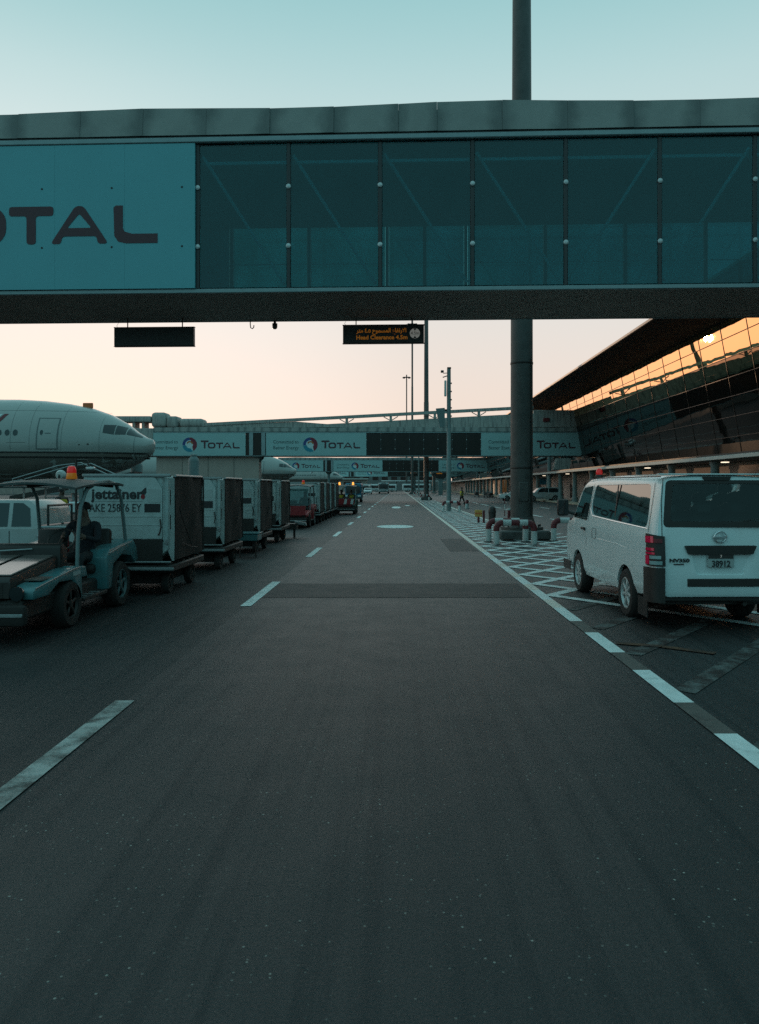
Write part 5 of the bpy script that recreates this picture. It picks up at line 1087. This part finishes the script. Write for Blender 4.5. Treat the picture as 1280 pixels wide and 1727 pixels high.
# ================================================================== AIRLINERS
UP = [(0, 4.70), (.05, 4.86), (.12, 4.97), (.48, 5.10), (1.09, 5.46), (1.79, 6.03), (2.82, 6.62), (4.1, 7.08), (5.7, 7.40), (7.3, 7.60), (8.9, 7.69), (10.5, 7.70), (45, 7.70)]
LO = [(0, 4.50), (.05, 4.26), (.12, 4.08), (.5, 3.72), (1.1, 3.33), (1.79, 3.0), (3.3, 2.48), (5.7, 2.02), (8.9, 1.80), (10.5, 1.78), (45, 1.78)]
HW = [(0, .08), (.05, .26), (.12, .42), (.48, .80), (1.09, 1.24), (1.79, 1.66), (2.82, 2.14), (4.1, 2.52), (5.7, 2.80), (7.3, 2.93), (8.9, 2.96), (45, 2.96)]
def itp(t_, d):
    for (a, va), (b_, vb) in zip(t_, t_[1:]):
        if d <= b_: f = (d - a)/(b_ - a); return va + (vb - va)*f
    return t_[-1][1]
def prof(d):
    zu, zl, hw = itp(UP, d), itp(LO, d), itp(HW, d); zc = zl + (zu - zl)*(.46 + .08*max(0, 1 - d/4)); return zu, zl, hw, zc
def skin_pt(d, z, off=.012):
    zu, zl, hw, zc = prof(d); h = (zu - zc) if z > zc else (zc - zl); q = max(0, 1 - min(1, abs(z - zc)/h)**2)
    return (-d, -(hw + off)*math.sqrt(q) - .0, z)
def plane(label, loc):
    t = thing('airliner', label, 'airplane', loc, 0, 'airliners nosed in to the bridges')
    b = MB(); rings = []
    for d in (0, .05, .12, .28, .48, .78, 1.09, 1.45, 1.79, 2.3, 2.82, 3.4, 4.1, 4.9, 5.7, 6.5, 7.3, 8.9, 10.5, 16, 24, 34, 45):
        zu, zl, hw, zc = prof(d); n = 40; ring = []
        for k in range(n):
            a = 2*PI*k/n; s_, c_ = math.sin(a), math.cos(a); ring.append((-d, -hw*c_, zc + (zu - zc if s_ > 0 else zc - zl)*s_))
        rings.append(ring)
    b.loft(rings).build('fuselage', M['plane'], t, ang=60)
    def pt(nm_, m_, f, nu, nv, par=t): return MB().patch(f, nu, nv).build(nm_, m_, par)
    # cockpit glazing
    for (a, c, z0a, z0b, z1a, z1b) in ((.66, 1.5, 5.06, 5.24, 5.3, 5.72), (1.55, 2.12, 5.24, 5.22, 5.74, 5.86), (2.17, 2.80, 5.22, 5.32, 5.88, 5.86)):
        def f(u, v): d = a + (c - a)*u; lo_, hi = z0a + (z0b - z0a)*u, z1a + (z1b - z1a)*u; return skin_pt(d, lo_ + (min(hi, prof(d)[0] - .05) - lo_)*v, .018)
        pt('cockpit_window', M['cockpit'], f, 6, 5)
        def f2(u, v): p = f(u, v); return (p[0], -p[1], p[2])
        pt('cockpit_window', M['cockpit'], f2, 6, 5)
    # door, its outline and window
    D0, D1, Z0, Z1 = 5.45, 6.68, 4.25, 6.20
    dr = MB().patch(lambda u, v: skin_pt(D0 + (D1-D0)*u, Z0 + (Z1-Z0)*v, .02), 4, 8).build('door', M['plane'], t)
    for (u0, u1, v0, v1) in ((D0 - .05, D0 + .02, Z0, Z1), (D1 - .02, D1 + .05, Z0, Z1), (D0 - .05, D1 + .05, Z0 - .06, Z0), (D0 - .05, D1 + .05, Z1, Z1 + .06)):
        MB().patch(lambda u, v: skin_pt(u0 + (u1-u0)*u, v0 + (v1-v0)*v, .03), 3, 8).build('door_frame', M['wline'], dr)
    def oval(d0, z0_, rx, rz_, nm_, m_, par):
        mb = MB(); mb.face(mb.ring([skin_pt(d0 + rx*math.cos(2*PI*k/14), z0_ + rz_*math.sin(2*PI*k/14), .026) for k in range(14)])); return mb.build(nm_, m_, par, smooth=False)
    oval(6.42, 5.28, .10, .17, 'door_window', M['cockpit'], dr); MB().patch(lambda u, v: skin_pt(5.85 + .36*u, 5.20 + .06*v, .03), 2, 1).build('door_handle', M['wline'], dr)
    for k in range(22): oval(8.07 + .51*k, 5.27, .15, .20, 'cabin_window', M['cockpit'], t)
    for z0_, z1_, c in ((3.95, 4.05, 'stripe'), (3.63, 3.74, 'stripe'), (3.75, 3.94, 'belly')):
        pt('cheat_line', M[c], lambda u, v: skin_pt(.32 + u*u*30, z0_ + (z1_ - z0_)*v, .014), 40, 1)
    pt('lower_fuselage_shade', M['belly'], lambda u, v: skin_pt(.45 + u*u*30, max(prof(.45 + u*u*30)[1] + .02, 3.62 - 1.75*v), .010), 34, 6)
    pt('radome_joint', M['wline'], lambda u, v: skin_pt(1.02 + .025*u, 3.42 + (5.36 - 3.42)*v, .014), 1, 10)
    pt('airline_letter', M['darkred'], lambda u, v: skin_pt(8.75 + .28*u + .55*(1 - v), 5.8 + .72*v, .02), 2, 4); pt('airline_letter', M['logo_white'], lambda u, v: skin_pt(9.12 + .25*u + .6*(1 - v), 5.85 + .65*v, .02), 2, 4)
    pt('panel_line', M['wline'], lambda u, v: skin_pt(7.4 + 1.2*u, 4.62 + .02*v, .014), 4, 1)
    for dd in (2.95, 5.2, 7.15, 8.35): pt('skin_joint', M['wline'], lambda u, v: skin_pt(dd + .014*u, 4.1 + (prof(dd)[0] - 4.13)*v, .012), 1, 14)
    pt('skin_joint', M['wline'], lambda u, v: skin_pt(2.9 + 7*u, 6.75 + .014*v, .012), 24, 1)
    oval(3.6, 4.55, .06, .05, 'probe', M['dark'], t); oval(4.1, 4.52, .05, .04, 'probe', M['dark'], t)
    MB().box(-4.9, -4.2, -.05, .05, prof(4.5)[0] - .05, prof(4.5)[0] + .32, .04).build('antenna', M['orange'], t)
    g = MB().tube([(-5.6, 0, 2.1), (-5.5, 0, .5)], .13, 12).build('nose_gear', M['steel'], t)
    for s in (-1, 1): wheel(t, -5.5, s*.28, .42, .26, 1, 6).rotation_euler = (0, 0, s*PI/2)
    MB().tube([(-5.0, 0, 2.0), (-5.5, 0, 1.0)], .06, 8).build('drag_strut', M['steel'], g); MB().box(-6.4, -4.9, -.5, -.44, 1.35, 2.05, .02).build('gear_door', M['plane'], t)
    return t
p1 = plane('large white airliner nose in from the left with brown cheat line, nearest aircraft', (-16.5, 52, 0))
dup(p1, (-18.3, 138, 0), 'second airliner, rounded nose showing under the ramped bridge'); dup(p1, (-17.2, 238, 0), 'third airliner, tiny nose above the amber-lit tractor')

# ================================================================== APRON EQUIPMENT BEHIND THE TRAIN
def loader():
    t = thing('belt_loader', 'belt loader with rails standing under the nearest airliner nose', 'loader', (-17.3, 41, 0), 0)
    MB().box(-3, 3.2, -1, 1, .4, 1.0, .08).build('chassis', M['white'], t)
    MB().loft([[(-3.2, -.6, 1.1), (-3.2, .6, 1.1), (-3.2, .6, 1.3), (-3.2, -.6, 1.3)], [(3.4, -.6, 2.4), (3.4, .6, 2.4), (3.4, .6, 2.6), (3.4, -.6, 2.6)]]).build('belt', M['dark'], t, smooth=False)
    for s in (-1, 1): MB().tube([(-3.0, s*.66, 1.4), (-3.0, s*.66, 2.2), (-.6, s*.66, 2.9), (.6, s*.66, 3.05), (2.3, s*.66, 2.3)], .035, 6).build('rail', M['steel'], t)
    for x in (-2, 0): MB().tube([(x, -.66, 1.5), (x, -.66, 2.55 + x*.2)], .03, 6).build('rail_post', M['steel'], t)
    for x in (-2.1, 2.2):
        for s in (-1, 1): q = wheel(t, x, s*.9, .36, .24, 1, 5); q.rotation_euler = (0, 0, s*PI/2)
    c = MB().loft([[(.6, -.9, 1.0), (2.6, -.9, 1.0), (2.6, .4, 1.0), (.6, .4, 1.0)], [(.6, -.9, 1.9), (2.6, -.9, 1.9), (2.6, .4, 1.9), (.6, .4, 1.9)], [(1.2, -.7, 2.35), (2.4, -.7, 2.3), (2.4, .3, 2.3), (1.2, .3, 2.35)]]).build('cab', M['pillar'], t, smooth=False)
    MB().box(.8, 2.4, -.915, -.902, 1.4, 1.8).build('cab_window', M['cockpit'], c)
    return t
loader()
t = thing('apron_lamp', 'white round-backed lamp head above the tractor canopy, left of the beacon', 'lamp', (-14.1, 32, 0))
MB().tube([(0, 0, 0), (0, 0, 2.05)], .05, 8).build('post', M['steel'], t); MB().lathe([(0, -.12), (.15, -.1), (.22, .02), (.20, .1), (0, .12)], (0, 0, 2.28), 'y', 16).build('lamp_head', M['postw'], t); MB().box(-.03, .03, -.16, -.12, 2.05, 2.3).build('bracket', M['dark'], t)
t = thing('apron_lamp', 'bright twin work lamp on a thin post right of the beacon', 'lamp', (-13.0, 32, 0))
MB().tube([(-.45, 0, 0), (-.45, 0, 2.95)], .05, 8).build('post', M['dark'], t); MB().tube([(-.45, 0, 2.9), (.0, 0, 2.9), (.1, 0, 2.6)], .04, 8).build('arm', M['dark'], t); MB().box(-.02, .32, -.1, .1, 2.5, 2.62, .03, Matrix.Rotation(0, 4, 'Y')).build('lamp_head', M['head'], t)
for k, (x, s) in enumerate(((-20.4, 'teal service bollard seen over the container, left one'), (-18.4, 'taller pale hydrant post below the aircraft nose, right one'))):
    t = thing('service_post', s, 'post', (x + 2.4*k - (0 if k else -1.3), 56 + 4*k, 0)); MB().lathe([(.42, 0), (.42, 3.3 + .5*k), (.36, 3.5 + .5*k), (.25, 3.6 + .5*k), (.25, 4.0 + .3*k), (.0, 4.05 + .3*k)], n=14).build('body', M['pillar'], t); MB().lathe([(.5, 0), (.5, .2), (.43, .22)], n=14).build('base', M['concrete'], t)
# a loaded baggage cart and ground crew glimpsed between pickup and container
ct = thing('baggage_cart', 'open baggage cart heaped with bags, glimpsed behind the pickup bed', 'cart', (-13.4, 25, 0))
MB().box(-1.6, 1.6, -.8, .8, .45, .58, .02).build('deck', M['dark'], ct)
for x in (-1.55, 1.55):
    for y in (-.75, .75): MB().tube([(x, y, .58), (x, y, 1.75)], .03, 6).build('post', M['steel'], ct)
MB().box(-1.65, 1.65, -.85, .85, 1.75, 1.80, .01).build('roof', M['canopy'], ct)
for x in (-1.1, 1.1):
    for s in (-1, 1): q = wheel(ct, x, s*.7, .22, .14, 1, 5); q.rotation_euler = (0, 0, s*PI/2)
cols = (('red', M['red'], .55), ('blue', M['signblue'], .6), ('black', M['cloth'], .5), ('pink', M['orange'], .45), ('grey', M['grey'], .7), ('teal', M['teal'], .5))
for k, (cn, m_, hh) in enumerate(cols):
    x = -1.15 + .46*k; s = thing('suitcase', '%s suitcase standing on the open baggage cart' % cn, 'suitcase', (-13.4 + x, 25 - .35, .582), R(4*k - 8), 'bags on the open cart')
    MB().box(-.19, .19, -.14, .14, .03, hh, .04, seg=2).build('shell', m_, s); MB().tube([(-.08, 0, hh), (-.08, 0, hh + .07), (.08, 0, hh + .07), (.08, 0, hh)], .012, 6).build('handle', M['black'], s)
    for xx in (-.14, .14): MB().lathe([(.03, -.02), (.03, .02)], (xx, 0, .03), 'y', 8).build('wheel', M['rubber'], s)
person('ground crew member in yellow vest beside the open baggage cart', (-11.2, 25.5, 0), R(60), {}, M['navy'], M['cloth'], None, M['hivis'])

# ================================================================== FAR BUILDINGS
def far_block(label, x0, x1, y, h, dp=20, win=True, name='far_building', m_=None):
    t = thing(name, label, 'building', (x0, y, 0)); W_ = x1 - x0
    MB().box(0, W_, 0, dp, 0, h).build('wall', m_ or M['far'], t, smooth=False); r_ = MB().box(-.6, W_ + .6, -1.0, dp, h, h + .5, .05).build('roof', M['ledge'], t)
    wm = MB().box(0, 2.6, -.06, .04, 0, h*.26).mesh('window', False); wm.materials.append(M['cockpit'])
    n = int(W_/4.2)
    for k in range(n): link('window', wm, None, t, (1 + 4.2*k, 0, h*.55))
    dm = MB().box(0, 3, -.08, .04, 0, h*.4).mesh('shutter_door', False); dm.materials.append(M['grey'])
    for k in range(max(1, n//4)): link('shutter_door', dm, None, t, (2 + 16.8*k, 0, 0))
    return t
far_block('long grey service building closing the far end of the road', -46, 22, 345, 8.5)
far_block('low dark depot buildings seen under the nearest airliner belly', -150, -38, 178, 5.6, m_=M['under'])
far_block('pale low shed left of the road end, behind the distant vans', -30, -12, 290, 4.4, 10, m_=M['wall'])
for k, (x, y) in enumerate(((-6, 276), (6.5, 284))):
    t = thing('canopy_shelter', ('white flat canopy over the buses at the road end, left one', 'white flat canopy over the buses at the road end, right one')[k], 'shelter', (x, y, 0), 0)
    MB().box(0, 11, -3, 3, 3.6, 3.95, .1).build('canopy', M['white'], t)
    for xx in (1, 5.5, 10): MB().tube([(xx, 0, 0), (xx, 0, 3.6)], .15, 8).build('post', M['steel'], t)
t = thing('information_totem', 'dark flat-topped totem beyond the camera pole, warm lamp on top', 'totem', (9.2, 165, 0))
MB().box(-.5, .5, -.3, .3, 0, 3.6, .05).build('body', M['pillar'], t); MB().loft([[(-1.0, -.5, 3.6), (1.0, -.5, 3.6), (1.0, .5, 3.6), (-1.0, .5, 3.6)], [(-1.6, -.6, 4.8), (1.6, -.6, 4.8), (1.6, .6, 4.8), (-1.6, .6, 4.8)]]).build('head', M['dark'], t, smooth=False)
MB().box(-.9, .3, -.62, -.601, 4.5, 4.7).build('light_strip', M['lens_amber'], t)
for k, (x, y) in enumerate(((13.2, 128), (15.5, 128.5), (14.4, 122))):
    t = thing('baggage_trolley', ('leftmost luggage trolley parked by the terminal kerb', 'rightmost luggage trolley parked by the terminal kerb', 'luggage trolley standing in front of two others')[k], 'trolley', (x, y, 0), R(20*k), 'trolleys by the terminal')
    MB().box(-.4, .4, -.6, .6, .28, .34, .02).build('deck', M['steel'], t); MB().tube([(-.4, .6, .3), (-.4, .7, 1.0), (.4, .7, 1.0), (.4, .6, .3)], .03, 6).build('handle', M['steel'], t)
    MB().box(-.38, .38, .58, .62, .35, .85).build('back_panel', M['grey'], t)
    for xx in (-.33, .33):
        for yy in (-.5, .5): wheel(t, xx, yy, .13, .07, 1, 5)
    MB().box(-.33, .33, -.45, .45, .345, .9 - .15*k, .05).build('cover', M['dark'], t)
# gate lounge rotunda mass on the terminal's far bridge ends
for k, y in enumerate((97, 198)):
    t = thing('bridge_stair', ('grey service stair block beside the second bridge end, by the terminal', 'grey service stair block beside the third bridge end')[k], 'stair block', (18.9 + 1.5*k, y - 1.5, 0))
    MB().tube([(0, 0, 0), (0, 0, 5.5)], .25, 12).build('post', M['pillar'], t); MB().loft([[(.4, -.5, 3.9), (2.4, -.5, 3.9), (2.4, .8, 3.9), (.4, .8, 3.9)], [(.9, -.5, 5.3), (2.6, -.5, 5.3), (2.6, .8, 5.3), (.9, .8, 5.3)]]).build('stair_box', M['concrete'], t, smooth=False)
    MB().box(.3, 2.5, -.55, .85, 3.7, 3.89, .02).build('stair_floor', M['dark'], t); MB().tube([(.5, -.3, 3.7), (.25, 0, 2.9)], .05, 6).build('strut', M['dark'], t)
